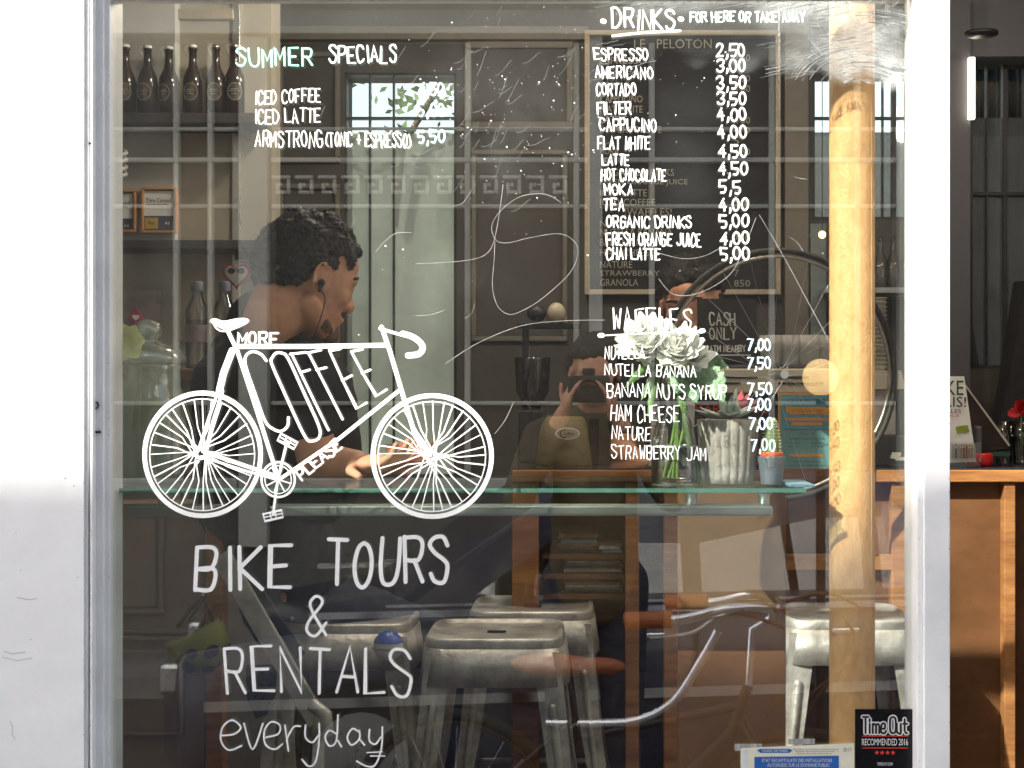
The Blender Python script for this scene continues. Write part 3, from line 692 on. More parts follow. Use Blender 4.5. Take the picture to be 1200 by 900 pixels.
# ---------------------------------------------------------------- bar stools
def make_stool(c, lab):
    s = thing('bar_stool', c, lab, 'stool', 'galvanised bar stools')
    cx, cy = c[0], c[1]; H = .75
    q = []
    for k in range(40):
        a = 2*pi*k/40; e = .34
        q.append((cx+.155*math.copysign(abs(cos(a))**e, cos(a)), cy+.155*math.copysign(abs(sin(a))**e, sin(a))))
    def ring(h, sc): return [(cx+(x-cx)*sc, cy+(y-cy)*sc, h) for x, y in q]
    t = MB(); prof = [(H-.022, 1.0), (H-.006, 1.0), (H, .975), (H, .93), (H-.006, .90), (H-.008, .5), (H-.008, .14)]
    for h, sc in prof: t.v += [Vector(v) for v in ring(h, sc)]
    for i in range(len(prof)-1):
        for k in range(40): t.f.append([i*40+k, i*40+(k+1) % 40, (i+1)*40+(k+1) % 40, (i+1)*40+k]); t.sm.append(True)
    t.build('seat', metal, s)
    t = MB()
    for h, sc in ((H-.0225, 1.0), (H-.105, 1.08)): t.v += [Vector(v) for v in ring(h, sc)]
    for k in range(40): t.f.append([k, (k+1) % 40, 40+(k+1) % 40, 40+k]); t.sm.append(True)
    ap = t.build('apron', metal, s); md = ap.modifiers.new('s', 'SOLIDIFY'); md.thickness = .003
    for sx in (-1, 1):
        for sy in (-1, 1):
            t = MB(); rows_ = []
            for h, o_, w in ((H-.03, .148, .062), (H-.3, .175, .05), (.25, .203, .042), (0, .222, .036)):
                xo, yo = cx+sx*o_, cy+sy*o_
                rows_.append([(xo, yo, h), (xo-sx*w, yo, h), (xo-sx*w, yo-sy*.004, h), (xo-sx*.006, yo-sy*.006, h), (xo-sx*.004, yo-sy*w, h), (xo, yo-sy*w, h)])
            for r_ in rows_: t.v += [Vector(v) for v in r_]
            for i in range(3):
                for k in range(6): t.f.append([i*6+k, i*6+(k+1) % 6, (i+1)*6+(k+1) % 6, (i+1)*6+k]); t.sm.append(False)
            t.f += [[0, 1, 2, 3], [0, 3, 4, 5], [21, 20, 19, 18], [23, 22, 21, 18]]; t.sm += [False]*4
            lg = t.build('leg', metal, s)
            a = Vector((cx+sx*(.160-.028), cy+sy*.162, .60)); b_ = Vector((cx+sx*(.186-.026), cy+sy*.187, .36))
            MB().cone(a, b_, .010, .008, 10).build('leg_rib', metal, lg)
            MB().ball((cx+sx*.215, cy+sy*.215, .0), .02, 8, 6).build('foot', black, lg)
    for sy in (-1, 1):
        MB().tube([(cx-.19, cy+sy*.185, .30), (cx+.19, cy+sy*.185, .30)], .008, 8).build('cross_bar', metal, s)
        MB().tube([(cx+sy*.19, cy-.185, .27), (cx+sy*.19, cy+.185, .27)], .008, 8).build('cross_bar', metal, s)
    return s
st_d = 3.35
s1 = make_stool((X(577, st_d), st_d-CD+.155, 0), 'nearest galvanised metal bar stool with a bright worn seat, centre')
def stool(px, d, lab):
    t = Vector((X(px, d), d-CD+.155, 0)); return copy_tree(s1, t-s1.location, lab)
sA = stool(622, 3.76, 'galvanised metal bar stool standing just behind the nearest stool')
stool(402, 3.56, 'galvanised metal bar stool the man sits on, left of centre')
sC = stool(1000, 3.62, 'galvanised metal bar stool half hidden behind the rusty column')
# ---------------------------------------------------------------- things on the left wall
shm = mat('dark_shelf_wood', (.05, .045, .045), .5, var=.2, scale=6)
D1 = 3.98
s_up = thing('bottle_shelf', (X(210, D1), D1-CD+.08, Z(145, D1)), 'upper dark wall shelf carrying a row of brown bottles', 'shelf')
MB().box(X(60, D1), X(298, D1), D1-CD, D1-CD+.16, Z(144, D1), Z(132, D1)).build('board', shm, s_up, .002)
MB().pbox(275, 282, 144.5, 156, D1+.01, .13).build('bracket', black, s_up)
s_lo = thing('wall_shelf', (X(210, D1), D1-CD+.08, Z(300, D1)), 'lower dark wall shelf under the two framed certificates', 'shelf')
MB().box(X(130, D1), X(304, D1), D1-CD, D1-CD+.16, Z(292, D1), Z(281, D1)).build('board', shm, s_lo, .002)
MB().pbox(275, 284, 292.5, 304, D1+.01, .13).build('bracket', black, s_lo)
MB().pbox(272, 281, -20, 400, PDp-.012, .012).build('shelf_rail', steel, None, .001)['label'] = 'vertical grey slotted metal rail holding the two wall shelves'
rl = bpy.data.objects['shelf_rail']; rl['category'] = 'rail'
bot_m = mat('brown_bottle_glass', (.03, .022, .02), .12, var=.1, scale=10, bump=0, spec=.8)
lab_m = mat('bottle_label', (.07, .06, .045), .6, var=.1, scale=30)
def bottle(px, lab):
    c = Vector((X(px, D1+.07), D1-CD+.07, Z(131.5, D1+.0)+.0005)); k = K*(D1+.07); h = 86*k*random.Random(px).uniform(.94, .99); lr = random.Random(px).uniform(-.45, .45)
    b_ = thing('beer_bottle', c, lab, 'bottle', 'swing-top bottles on the upper shelf')
    r = 11.5*k
    MB().lathe([(.001, 0), (r, .002), (r, h*.50), (r*.93, h*.57), (r*.5, h*.70), (r*.40, h*.78), (r*.38, h*.93), (r*.45, h*.935), (r*.45, h*.97), (r*.2, h*.975)], c, 22).build('glass', bot_m, b_)
    MB().lathe([(r*.42, h*.975), (r*.42, h*1.01), (r*.2, h*1.02), (.0005, h*1.02)], c, 14).build('stopper', paper if px < 240 else steel, b_)
    t = MB(); t.tube([(c.x-r*.5, c.y, c.z+h*.86), (c.x-r*.75, c.y-.01, c.z+h*.97), (c.x-r*.3, c.y-.005, c.z+h*1.02)], .0014, 6); t.build('wire', steel, b_)
    # oval label curved round the glass
    t = MB(); n_ = 20; vs = [(c.x+(r+.0012)*sin(lr), c.y-(r+.0012)*cos(lr), c.z+h*.33)]
    for i in range(n_):
        a = 2*pi*i/n_; u = lr+.78*cos(a); vs.append((c.x+(r+.001)*sin(u), c.y-(r+.001)*cos(u), c.z+h*.33+h*.135*sin(a)))
    t.add(vs, [(0, 1+i, 1+(i+1) % n_) for i in range(n_)]); t.build('label', lab_m, b_)
    t = MB(); t.tube([(c.x+(r+.0016)*sin(lr+.70*cos(a)), c.y-(r+.0016)*cos(lr+.70*cos(a)), c.z+h*.33+h*.118*sin(a)) for a in [2*pi*i/20 for i in range(20)]], .0008, 4, True)
    for q, w_ in ((.36, .4), (.335, .5), (.30, .35)): t.tube([(c.x+(r+.0016)*sin(lr+u_), c.y-(r+.0016)*cos(lr+u_), c.z+h*q) for u_ in (-w_, -w_/2, 0, w_/2, w_)], .0012, 4)
    t.build('label_print', letter_m, b_)
    return b_
for px, lab in ((147, 'brown swing-top bottle at the left end of the upper shelf'), (173, 'second bottle from the left on the upper shelf'), (198, 'third bottle from the left on the upper shelf, before the grey panel edge'),
                (226, 'fourth bottle on the upper shelf, standing before the beige wall'), (253, 'dark bottle fifth along the upper shelf'), (275, 'last dark bottle at the right end of the upper shelf')): bottle(px, lab)
def cert(px0, px1, py0, py1, lab, cut=False):
    d = PDp-.075; t = thing('framed_certificate', P((px0+px1)/2, py1, d), lab, 'picture frame', 'framed certificates on the grey panel')
    fr((px0, px1, py0, py1), d, 3, .02, mat('orange_wood_frame', (.55, .25, .08), .5, scale=20), 'frame', t)
    MB().pbox(px0+2.5, px1-2.5, py0+2.5, py1-2.5, d+.01, .006).build('sheet', mat('navy_print', (.06, .07, .10), .6), t)
    MB().pbox(px0+4, px1-4, py0+5, py0+34, d+.0085, .001).build('certificate_paper', paper, t)
    MB().pbox(px0+5, px0+20, py0+36, py1-5, d+.0085, .001).build('yellow_square', mat('yellow_print', (.55, .38, .08), .6), t)
    text('Titre Conseil', textd, t, px0+6, px1-7, py0+13, py0+18.5, d+.0085, .0008, 'certificate_print')
    text('________', textd, t, px0+6, px1-9, py0+20, py0+21, d+.0085, .0008, 'certificate_print')
    text('Ap', textd, t, px0+8, px0+16, py0+40, py0+45, d+.0085, .0008, 'certificate_print')
    text('AS', paper, t, px1-14, px1-8, py0+41, py0+44, d+.0085, .0008, 'certificate_print')
cert(165, 207, 219, 273, 'right-hand certificate in an orange wooden frame, fully in view')
cert(116, 159, 222, 272, 'left-hand certificate in an orange frame, cut by the window edge')
# paper with pink hearts
pk = thing('pink_card', P(158, 400, 3.97), 'grey card with a pink diamond and white heart on the grey panel', 'card')
MB().pbox(128, 187, 341, 400, 3.985, .004).build('backing', mat('mauve_grey_card', (.22, .20, .20), .8), pk)
for cx_, r in ((159, 9), (133, 8)):
    a = [P(cx_, 371-r*1.3, 3.983), P(cx_-r, 373, 3.983), P(cx_, 373+r*1.3, 3.983), P(cx_+r, 373, 3.983)]
    MB().prism([(v.x, v.z) for v in a], 3.981-CD, 3.984-CD).build('pink_diamond', mat('pink_print', (.42, .08, .17), .7), pk)
def heart(cx_, cy_, s_, d):
    q = []
    for i in range(36):
        a = 2*pi*i/36; q.append((X(cx_+s_*16*sin(a)**3/16, d), Z(cy_-s_*(13*cos(a)-5*cos(2*a)-2*cos(3*a)-cos(4*a))/16, d)))
    return q
MB().prism(heart(159, 372, 4, 3.978), 3.977-CD, 3.98-CD).build('white_heart', paper, pk)
hd = thing('heart_sticker', P(277, 337, 3.6), 'red-edged heart sticker with a pale face in dark glasses near the bottles', 'sticker')
D2 = 3.62
MB().prism(heart(277, 322, 17, D2)[::-1], D2-CD, D2-CD+.004).build('red_heart', mat('crimson_print', (.36, .05, .08), .5), hd)
MB().prism(heart(277, 322, 13.5, D2)[::-1], D2-CD-.002, D2-CD-.0005).build('white_heart', mat('ivory_print', (.62, .60, .55), .6), hd)
for dx in (-5.5, 5.5):
    q = [(X(277+dx+4.6*cos(a), D2), Z(317+4.2*sin(a)+(1.2 if sin(a) < -.3 else 0), D2)) for a in [2*pi*i/16 for i in range(16)]]
    MB().prism(q, D2-CD-.0032, D2-CD-.0022).build('dark_lens', black, hd)
MB().box(X(276, D2), X(278, D2), D2-CD+.004, D2-CD+.007, Z(420, D2), Z(316, D2)).build('stick', steel, hd)
# upturned metal cups hanging under the upper shelf at the window edge
tr = thing('metal_strainer', P(140, 205, 3.5), 'small crumpled metal strainer hanging at the left edge of the window', 'strainer')
m_ = MB(); m_.tube([P(133, 146, 3.5), P(137, 178, 3.5)], .004, 8); m_.build('handle', black, tr)
m_ = MB()
for y in (180, 188, 197, 205): m_.tube(crom([P(128, y, 3.5), P(136, y+2, 3.44), P(147, y, 3.5), P(146, y-3, 3.56)], 4), .005, 8)
m_.build('coil', metal, tr)
# support ledge for the far-left goods
lg = tag(MB().box(X(100, 3.7), X(300, 3.7), 1.05, 1.64, Z(433, 3.62)-.03, Z(433, 3.62)).build('side_ledge', dwood, None, .003), 'dark ledge behind the jar on which the water bottles stand', 'shelf')
petm = glassmat('clear_plastic', (.84, .85, .82), .07, .05, edge=(.36, .36, .33))
def pet(px, lab):
    d = 3.66; k = K*d; c = Vector((X(px, d), d-CD, Z(433, 3.62)+.001)); h = 104*k; r = 14*k
    t = thing('water_bottle', c, lab, 'bottle', 'plastic water bottles')
    pf = [(.001, 0), (r*.9, .003)]
    for i in range(9): pf += [(r, h*(.06+.055*i)), (r*.94, h*(.087+.055*i))]
    pf += [(r, h*.62), (r*.9, h*.70), (r*.5, h*.81), (r*.42, h*.88)]
    MB().lathe(pf, c, 24).build('bottle_body', petm, t)
    MB().lathe([(r*.92, h*.02), (r*.9, h*.55), (.001, h*.552)], c, 20).build('water', water_m, t)
    MB().lathe([(r*.5, h*.88), (r*.5, h*.98), (r*.45, h*.99), (.001, h*.99)], c, 18).build('cap', mat('grey_blue_cap', (.14, .16, .20), .5), t)
    MB().lathe([(r*1.01, h*.30), (r*1.01, h*.50)], c, 24).build('label', mat('faded_label', (.36, .28, .27), .6), t)
pet(231, 'clear plastic water bottle standing left, grey cap'); pet(263, 'clear plastic water bottle right, under the heart sticker')
# ---------------------------------------------------------------- big glass jar on the shelf
jd = 2.70; jx = X(173, jd); jk = K*jd; jy = jd-CD
jr = thing('glass_jar', (jx, jy, ST), 'big lidded glass drinks jar with pale citrus slices at the left end of the shelf', 'jar')
def jz(py): return Z(py, jd)
jb = jz(566)
def jl(*a): return [(r*jk, max(ST, jz(p))-ST) for r, p in a]
jarg = glassmat('green_tinted_jar_glass', (.86, .90, .82), .12, edge=(.40, .47, .36), milk=.35, milkc=(.72, .80, .68))
MB().lathe(jl((1, 568), (38, 567), (43, 560), (45, 520), (45, 480), (43, 462), (38, 454), (37, 434), (39, 430), (37, 427)), (jx, jy, ST), 48).build('jar_body', jarg, jr)
MB().lathe([(r*jk, z) for r, z in ((40, jz(562)-ST), (42, jz(520)-ST), (42, jz(475)-ST), (1, jz(474.5)-ST))], (jx, jy, ST), 32).build('lemonade', glassmat('cloudy_lemonade', (.74, .78, .58), .04, edge=(.42, .46, .28), milk=.6, milkc=(.56, .60, .40)), jr)
MB().lathe(jl((38, 428), (44, 424), (45, 419), (38, 411), (22, 404), (14, 401), (12, 398), (17, 393), (18, 387), (14, 379), (6, 375), (.5, 374)), (jx, jy, ST), 40).build('lid', jarg, jr)
MB().lathe(jl((8, 386), (11, 390), (6, 396), (.5, 397)), (jx, jy, ST), 20).build('lid_knob_core', mat('pale_green_glass', (.36, .46, .38), .2, bump=0), jr)
limem = mat('lime_slice', (.55, .58, .16), .4, var=.3, scale=40); random.seed(4)
for i in range(22):
    a = random.uniform(0, 6.28); rr_ = random.uniform(12, 36)*jk; c = Vector((jx+rr_*cos(a), jy+rr_*sin(a)*.9, jz(random.choice((480, 490, 500, 512, 520, 530, 545)))))
    nrm = Vector((cos(a), sin(a), random.uniform(-.3, .5))).normalized(); u = nrm.orthogonal().normalized(); v = nrm.cross(u); r = random.uniform(9, 13)*jk
    t = MB(); ring = [c+(u*cos(k*pi/8)+v*sin(k*pi/8))*r for k in range(16)]
    t.add(ring+[p+nrm*.003 for p in ring], [tuple(range(16)), tuple(range(31, 15, -1))]+[(k, (k+1) % 16, 16+(k+1) % 16, 16+k) for k in range(16)])
    t.build('citrus_slice', limem, jr)
fl = thing('yellow_flower', P(150, 415, 2.62), 'pale yellow-green petalled flower leaning beside the jar lid', 'flower')
pm = mat('pale_lime_petal', (.78, .80, .42), .5, var=.12, scale=30, bump=.2)
def petal(mb, c, dr, ln, wd_, curl=.3, nseg=5, up=None):
    dr = Vector(dr).normalized(); sd_ = dr.cross(up or Vector((0, -1, .2))); sd_.normalize(); nn = sd_.cross(dr)
    vs = []
    for i in range(nseg+1):
        t = i/nseg; w = wd_*sin(pi*min(.97, max(.06, t**.8)))*.5+wd_*.04; ctr = Vector(c)+dr*ln*t+nn*(curl*ln*t*t)
        vs += [ctr-sd_*w+nn*w*.25, ctr, ctr+sd_*w+nn*w*.25]
    fs = []
    for i in range(nseg):
        k = i*3; fs += [(k, k+1, k+4, k+3), (k+1, k+2, k+5, k+4)]
    return mb.add(vs, fs, True)
for a in (0, .9, 1.8, 2.7, 3.6, 4.5, 5.4):
    t = MB(); petal(t, P(152, 402, 2.60), (cos(a), -.5, sin(a)), .044, .032, .25); t.build('petal', pm, fl)
for a in (1.2, 2.2, 3.3, 4.4):
    t = MB(); petal(t, P(138, 442, 2.58), (cos(a), -.5, sin(a)), .040, .028, .25); t.build('petal', pm, fl)
MB().tube([P(150, 402, 2.605), P(140, 440, 2.59), P(134, 500, 2.59), P(133, 566, 2.59)], .0015, 6).build('stem', leafm, fl)
# ---------------------------------------------------------------- vase with white flowers
random.seed(11)
vd = 2.63; vx = X(790, vd); vy = vd-CD; vk = K*vd
def vz(py): return max(ST, Z(py, vd))
va = thing('glass_flask', (vx, vy, ST), 'clear glass flask vase half full of water holding white roses', 'vase')
h0 = vz(571)
def vl(*a): return [(r*vk, vz(p)-ST) for r, p in a]
MB().lathe(vl((1, 571), (24, 571), (27, 566), (27, 560), (26, 520), (24, 505), (16, 480), (11, 460), (10, 440), (13, 434), (12.3, 434), (9.3, 440)), (vx, vy, ST), 40).build('flask', glass_e, va)
MB().lathe(vl((1, 562), (24, 561), (25, 556), (24.6, 524), (1, 523)), (vx, vy, ST), 32).build('water', water_m, va)
t = MB(); t.lathe([(25.3*vk, vz(524)-ST), (25.6*vk, vz(521.5)-ST), (24*vk, vz(521.3)-ST), (23.9*vk, vz(523.6)-ST)], (vx, vy, ST), 32); t.build('water_line', mat('bright_meniscus', (.7, .72, .7), .2, bump=0), va)
MB().lathe(vl((27.2, 566), (26, 571), (16, 570.5), (16, 566)), (vx, vy, ST), 32).build('thick_base', glassmat('thick_glass', (.7, .74, .72), .25, edge=(.6, .64, .62)), va)
stem_m = mat('fresh_stem', (.16, .28, .06), .5, var=.2, scale=20)
white_pet = mat('white_rose_petal', (.93, .93, .88), .55, var=.02, scale=30, bump=.15)
green_pet = mat('green_white_petal', (.74, .80, .42), .55, var=.2, scale=25, bump=.15)
def rose(px, py, d, r, lab, n=80):
    c = P(px, py, d); t0 = thing('white_rose', c, lab, 'flower', 'roses in the glass flask'); k = K*d
    RT = Vector((random.uniform(-.5, .1), -.75, random.uniform(.45, .8))).to_track_quat('Z', 'Y').to_matrix()
    def layer(nm, n_, r0, m, lo, hi):
        t = MB()
        for i in range(n_):
            a = random.uniform(0, 2*pi); e = random.uniform(lo, hi)
            dr = RT @ Vector((cos(a)*cos(e), sin(a)*cos(e), sin(e)))
            petal(t, c+dr*r0*.12*k, dr, r0*k*random.uniform(.75, 1.1), r0*k*random.uniform(.55, .85), random.uniform(.1, .5), 5, RT @ Vector((random.uniform(-.3, .3), random.uniform(-.3, .3), 1)))
        t.build(nm, m, t0)
    layer('outer_petals', n//2, r, white_pet, -.2, .5); layer('inner_petals', n, r*.8, white_pet, .2, 1.5)
    layer('sepals', 8, r*.7, green_pet, -1.1, -.3)
    MB().tube(crom([tuple(c), tuple(P((px+790)/2, (py+440)/2+8, d)), tuple(P(790+random.uniform(-5, 5), 445, vd)), tuple(P(790+random.uniform(-12, 12), 500, vd)), tuple(P(790+(px-770)*-.3, 560, vd))], 5), 2.0*k, 8).build('stem', stem_m, t0)
rose(758, 405, 2.575, 33, 'large white rose at the left of the bouquet')
rose(793, 413, 2.56, 30, 'white rose in the middle, low over the flask neck')
rose(812, 420, 2.58, 24, 'smaller greenish white rose at the right of the bouquet', 30)
rose(775, 392, 2.60, 18, 'small white bud behind the large roses', 16)
for px, py, ang, ln in ((835, 440, -.6, 40), (815, 437, -1.2, 36), (845, 432, -.25, 34)):
    pass
leaf_v = mat('variegated_leaf', (.38, .55, .36), .4, var=.35, scale=45, bump=.3, col2=(.04, .13, .04))
leaf_d = mat('mid_green_leaf', (.10, .22, .05), .45, var=.3, scale=30, bump=.2)
def bigleaf(name, px, py, d, ang, ln, wd_, m, lab, depth=.3, base=None):
    t = MB(); k = K*d; c = P(px, py, d); dr = Vector((cos(ang), -depth, sin(ang))).normalized()
    sd_ = Vector((-sin(ang), -.25, cos(ang))).normalized(); n_ = 12; vs = []
    for i in range(n_+1):
        u = i/n_; w = wd_*k*(sin(pi*u**.75)**.8)*.5 if 0 < u < 1 else .0005
        w *= 1+.13*(1 if i % 2 else -1)*(u > .2)
        p = c+dr*ln*k*u+Vector((0, 0, -.25*ln*k*u*u))
        up = sd_.cross(dr)
        for s2 in (-1, -.5, 0, .5, 1): vs.append(p+sd_*w*s2+up*w*.3*(abs(s2)-.5))
    fs = [(i*5+j_, i*5+j_+1, i*5+j_+6, i*5+j_+5) for i in range(n_) for j_ in range(4)]
    t.add(vs, fs, True)
    if base: t.tube([base, c], .0014, 6)
    return t
lv = thing('leaf_spray', P(800, 440, 2.6), 'spray of variegated green leaves hanging right of the roses', 'foliage')
bs = P(792, 446, 2.63)
for a in ((806, 428, 2.6, -.25, 46, 34, leaf_v), (825, 430, 2.57, -.95, 40, 30, leaf_v), (800, 432, 2.58, -1.1, 36, 32, leaf_v), (815, 418, 2.6, -.1, 40, 20, leaf_v),
          (780, 425, 2.6, -2.3, 46, 13, leaf_d), (772, 430, 2.62, -1.85, 50, 11, leaf_d), (795, 450, 2.6, -1.35, 36, 10, leaf_d), (765, 425, 2.62, -2.6, 40, 10, leaf_d), (790, 420, 2.57, -1.5, 34, 26, leaf_v)):
    bigleaf('leaf', *a, '').build('leaf', a[6], lv) if False else bigleaf('leaf', a[0], a[1], a[2], a[3], a[4], a[5], a[6], '', base=bs).build('leaf', a[6], lv)
# long leaf inside the flask
bigleaf('leaf', 800, 490, 2.625, -1.25, 70, 10, leaf_d, '', .0).build('leaf', leaf_d, lv)
# ---------------------------------------------------------------- ribbed pot with succulent
pd_ = 2.67; pxc = X(853, pd_); pk_ = K*pd_; py_ = pd_-CD
pot_m = mat('ribbed_grey_concrete', (.34, .32, .28), .8, var=.10, scale=18, bump=.3)
rp = thing('ribbed_pot', (pxc, py_, ST), 'ribbed grey concrete plant pot on the glass shelf', 'pot')
def pz(py): return max(0, Z(py, pd_)-ST)
t = MB(); prof = [(.5, 568), (25, 568), (29, 565), (31, 555), (33, 530), (34.5, 505), (35, 492), (31.5, 491), (31, 500), (.5, 501)]
n_ = 200; vs = []
for r, p in prof:
    for k in range(n_):
        w = 2*pi*k/n_; rb = 1+(.06*(abs(sin(w*10))**.7-.5)) if 25 <= r else 1
        vs.append((pxc+r*pk_*rb*cos(w), py_+r*pk_*rb*sin(w), ST+pz(p)))
t.add(vs, [(i*n_+k, i*n_+(k+1) % n_, (i+1)*n_+(k+1) % n_, (i+1)*n_+k) for i in range(len(prof)-1) for k in range(n_)], True); t.build('pot_body', pot_m, rp)
MB().lathe([(.001, pz(497)), (31*pk_, pz(498))], (pxc, py_, ST), 24).build('soil', mat('dark_soil', (.04, .03, .02), .9, bump=.5), rp)
su = thing('succulent', (pxc, py_, ST+pz(497)), 'pale dusty rosette succulent with a few red-backed leaves in the ribbed pot', 'plant')
suc = mat('pale_blue_succulent', (.66, .72, .66), .5, var=.2, scale=30, bump=.1, col2=(.28, .36, .30)); sur = mat('red_succulent_leaf', (.40, .06, .07), .5, var=.3, scale=20)
def fat(px, py, d, dr, ln, wd_, m, th=.35):
    t = MB(); k = K*d; c = P(px, py, d); dr = Vector(dr).normalized(); s2 = dr.cross(Vector((0, 0, 1))).normalized(); up = s2.cross(dr)
    vs = []; ns = 9; sg = 12
    for i in range(ns):
        u = i/(ns-1); w = wd_*k*.5*(sin(pi*min(.985, .06+.93*u**.8))); p = c+dr*ln*k*u+up*(.16*ln*k*u*u)
        for q in range(sg): a = 2*pi*q/sg; vs.append(p+s2*w*cos(a)+up*w*th*sin(a))
    t.add(vs, [(i*sg+q, i*sg+(q+1) % sg, (i+1)*sg+(q+1) % sg, (i+1)*sg+q) for i in range(ns-1) for q in range(sg)], True)
    return t.build('leaf', m, su)
for a, e, ln, w in ((3.3, .1, 42, 17), (3.75, .1, 34, 16), (4.4, .15, 26, 16), (5.2, .12, 30, 17), (5.9, .22, 44, 18), (6.2, .35, 34, 17), (.3, .2, 36, 16), (2.7, .2, 36, 16), (1.5, .3, 25, 14), (5.5, .9, 30, 14), (4.0, .95, 28, 12), (6.1, .9, 26, 13)):
    fat(852, 490, pd_, (cos(a)*cos(e), sin(a)*cos(e), sin(e)), ln, w, suc)
for a, e, ln in ((.5, .75, 42), (.1, .45, 46), (1.0, .9, 40)): fat(862, 486, pd_+.02, (cos(a)*cos(e), sin(a)*cos(e), sin(e)), ln*.8, 18, sur)
for px, py in ((853, 470), (858, 462), (848, 476), (866, 474)): fat(px, py+14, pd_-.01, (random.uniform(-.4, .4), -.3, 1), 22, 10, suc)
# ---------------------------------------------------------------- little pot + cactus
cd_ = 2.64; cxx = X(904, cd_); cyy = cd_-CD; ck = K*cd_
def czz(py): return max(0, Z(py, cd_)-ST)
sp_ = thing('small_grey_pot', (cxx, cyy, ST), 'small smooth grey pot with an orange inner rim', 'pot')
MB().lathe([(.0005, 0), (11*ck, 0), (12.5*ck, .002), (15*ck, czz(545)), (16.3*ck, czz(536)), (16.3*ck, czz(534.5)), (15*ck, czz(534.5)), (14.5*ck, czz(541))], (cxx, cyy, ST), 36).build('outer_pot', mat('blue_grey_glaze', (.12, .14, .16), .3, var=.08, scale=12), sp_)
MB().lathe([(12*ck, czz(540)), (13*ck, czz(536)), (14*ck, czz(531)), (14*ck, czz(529.5)), (12.6*ck, czz(529.5)), (12*ck, czz(532)), (.0005, czz(532))], (cxx, cyy, ST), 30).build('inner_pot', mat('orange_plastic_pot', (.62, .13, .03), .4), sp_)
ca = thing('cactus', (cxx, cyy, ST+czz(532)), 'small pointed cactus covered in white spines in the grey pot', 'cactus')
t = MB(); prof = [(8.5, 532), (9.5, 524), (9.3, 516), (7.6, 508), (5.6, 500), (4.2, 494), (2.2, 491), (.3, 490)]; n_ = 40; vs = []
for r, p in prof:
    for k in range(n_):
        w = 2*pi*k/n_; rb = 1+.10*cos(w*10); vs.append((cxx+r*ck*rb*cos(w), cyy+r*ck*rb*sin(w), ST+czz(p)))
t.add(vs, [(i*n_+k, i*n_+(k+1) % n_, (i+1)*n_+(k+1) % n_, (i+1)*n_+k) for i in range(len(prof)-1) for k in range(n_)], True)
t.build('cactus_body', mat('cactus_green', (.12, .20, .06), .6, scale=40), ca)
t = MB()
for i in range(len(prof)-1):
    for f in (0, .5):
        r = prof[i][0]*(1-f)+prof[i+1][0]*f; p = prof[i][1]*(1-f)+prof[i+1][1]*f
        for k in range(10):
            w = 2*pi*k/10; c = Vector((cxx+r*1.1*ck*cos(w), cyy+r*1.1*ck*sin(w), ST+czz(p)))
            for q in range(6):
                dd = Vector((cos(w)+random.uniform(-.9, .9), sin(w)+random.uniform(-.9, .9), random.uniform(-.5, .9))).normalized()*.0042
                e = dd.orthogonal().normalized()*.00045; t.add([c-e, c+e, c+dd], [(0, 1, 2)])
tag(t.build('spines', mat('white_spines', (.72, .72, .55), .6), ca), kind='stuff')
# papers under / near
tag(MB().box(X(915, 2.7), X(942, 2.7), .07, .22, ST, ST+.004).build('leaflet', mat('blue_leaflet', (.16, .30, .38), .5)), 'small blue leaflet lying on the right end of the glass shelf', 'leaflet')
# ---------------------------------------------------------------- menu board
md_ = 5.06; mb_ = thing('letter_board', P(800, 345, md_), 'black felt letter board menu in a pale frame on the back wall', 'menu board')
MB().pbox(689, 911, 39, 341, md_, .02).build('felt', slate, mb_)
fr((685, 915, 35, 345), md_-.012, 6, .034, frame_m, 'frame', mb_)
g = MB()
for i in range(60): g.pbox(691.5, 908.5, 42+i*4.95, 42.7+i*4.95, md_-.0012, .0012)
tag(g.build('felt_grooves', mat('felt_groove', (.012, .012, .015), .8, bump=0), mb_), kind='stuff')
text('LE   PELOTON', letter_m, mb_, 743, 834, 46, 57, md_, .003, 'board_letters')
bl = [('ESPRESSO', 67, 758), ('AMERICANO', 83, 762), ('CORTADO', 96, 745), ('CAPPUCINO', 112, 753), ('FLAT WHITE', 124, 753), ('LATTE', 136, 735), ('HOT CHOCOLATE', 148, 775), ('MOKA', 173, 725), ('TEA', 185, 716),
      ('ORGANIC DRINKS', 198, 790), ('FRESH ORANGE JUICE', 210, 806), ('ICED LATTE', 222, 758), ('ICED COFFEE', 233, 768), ('NUTELLA', 258, 750), ('NUTELLA BANANA', 268, 788), ('BANANA NUTS', 280, 770), ('HAM CHEESE', 292, 766),
      ('NATURE', 306, 741), ('STRAWBERRY J', 317, 778), ('GRANOLA', 327, 748)]
for s, y, x1 in bl: text(s, letter_m, mb_, 703, x1, y, y+8.2, md_, .003, 'board_letters')
text('!WAFFLES!', letter_m, mb_, 732, 787, 244, 253, md_, .003, 'board_letters')
for s, y in (('2 50', 64), ('3 50', 88), ('4 50', 100), ('4 50', 137), ('4 0', 149), ('4 50', 174), ('5', 161), ('5', 197), ('5', 223), ('5 0', 233), ('7', 265), ('750', 275), ('6', 290), ('6', 306), ('7', 316), ('850', 328)):
    x0 = 860; text(s, letter_m, mb_, x0, x0+(19 if len(s) > 2 else 6), y, y+8, md_, .003, 'board_letters')
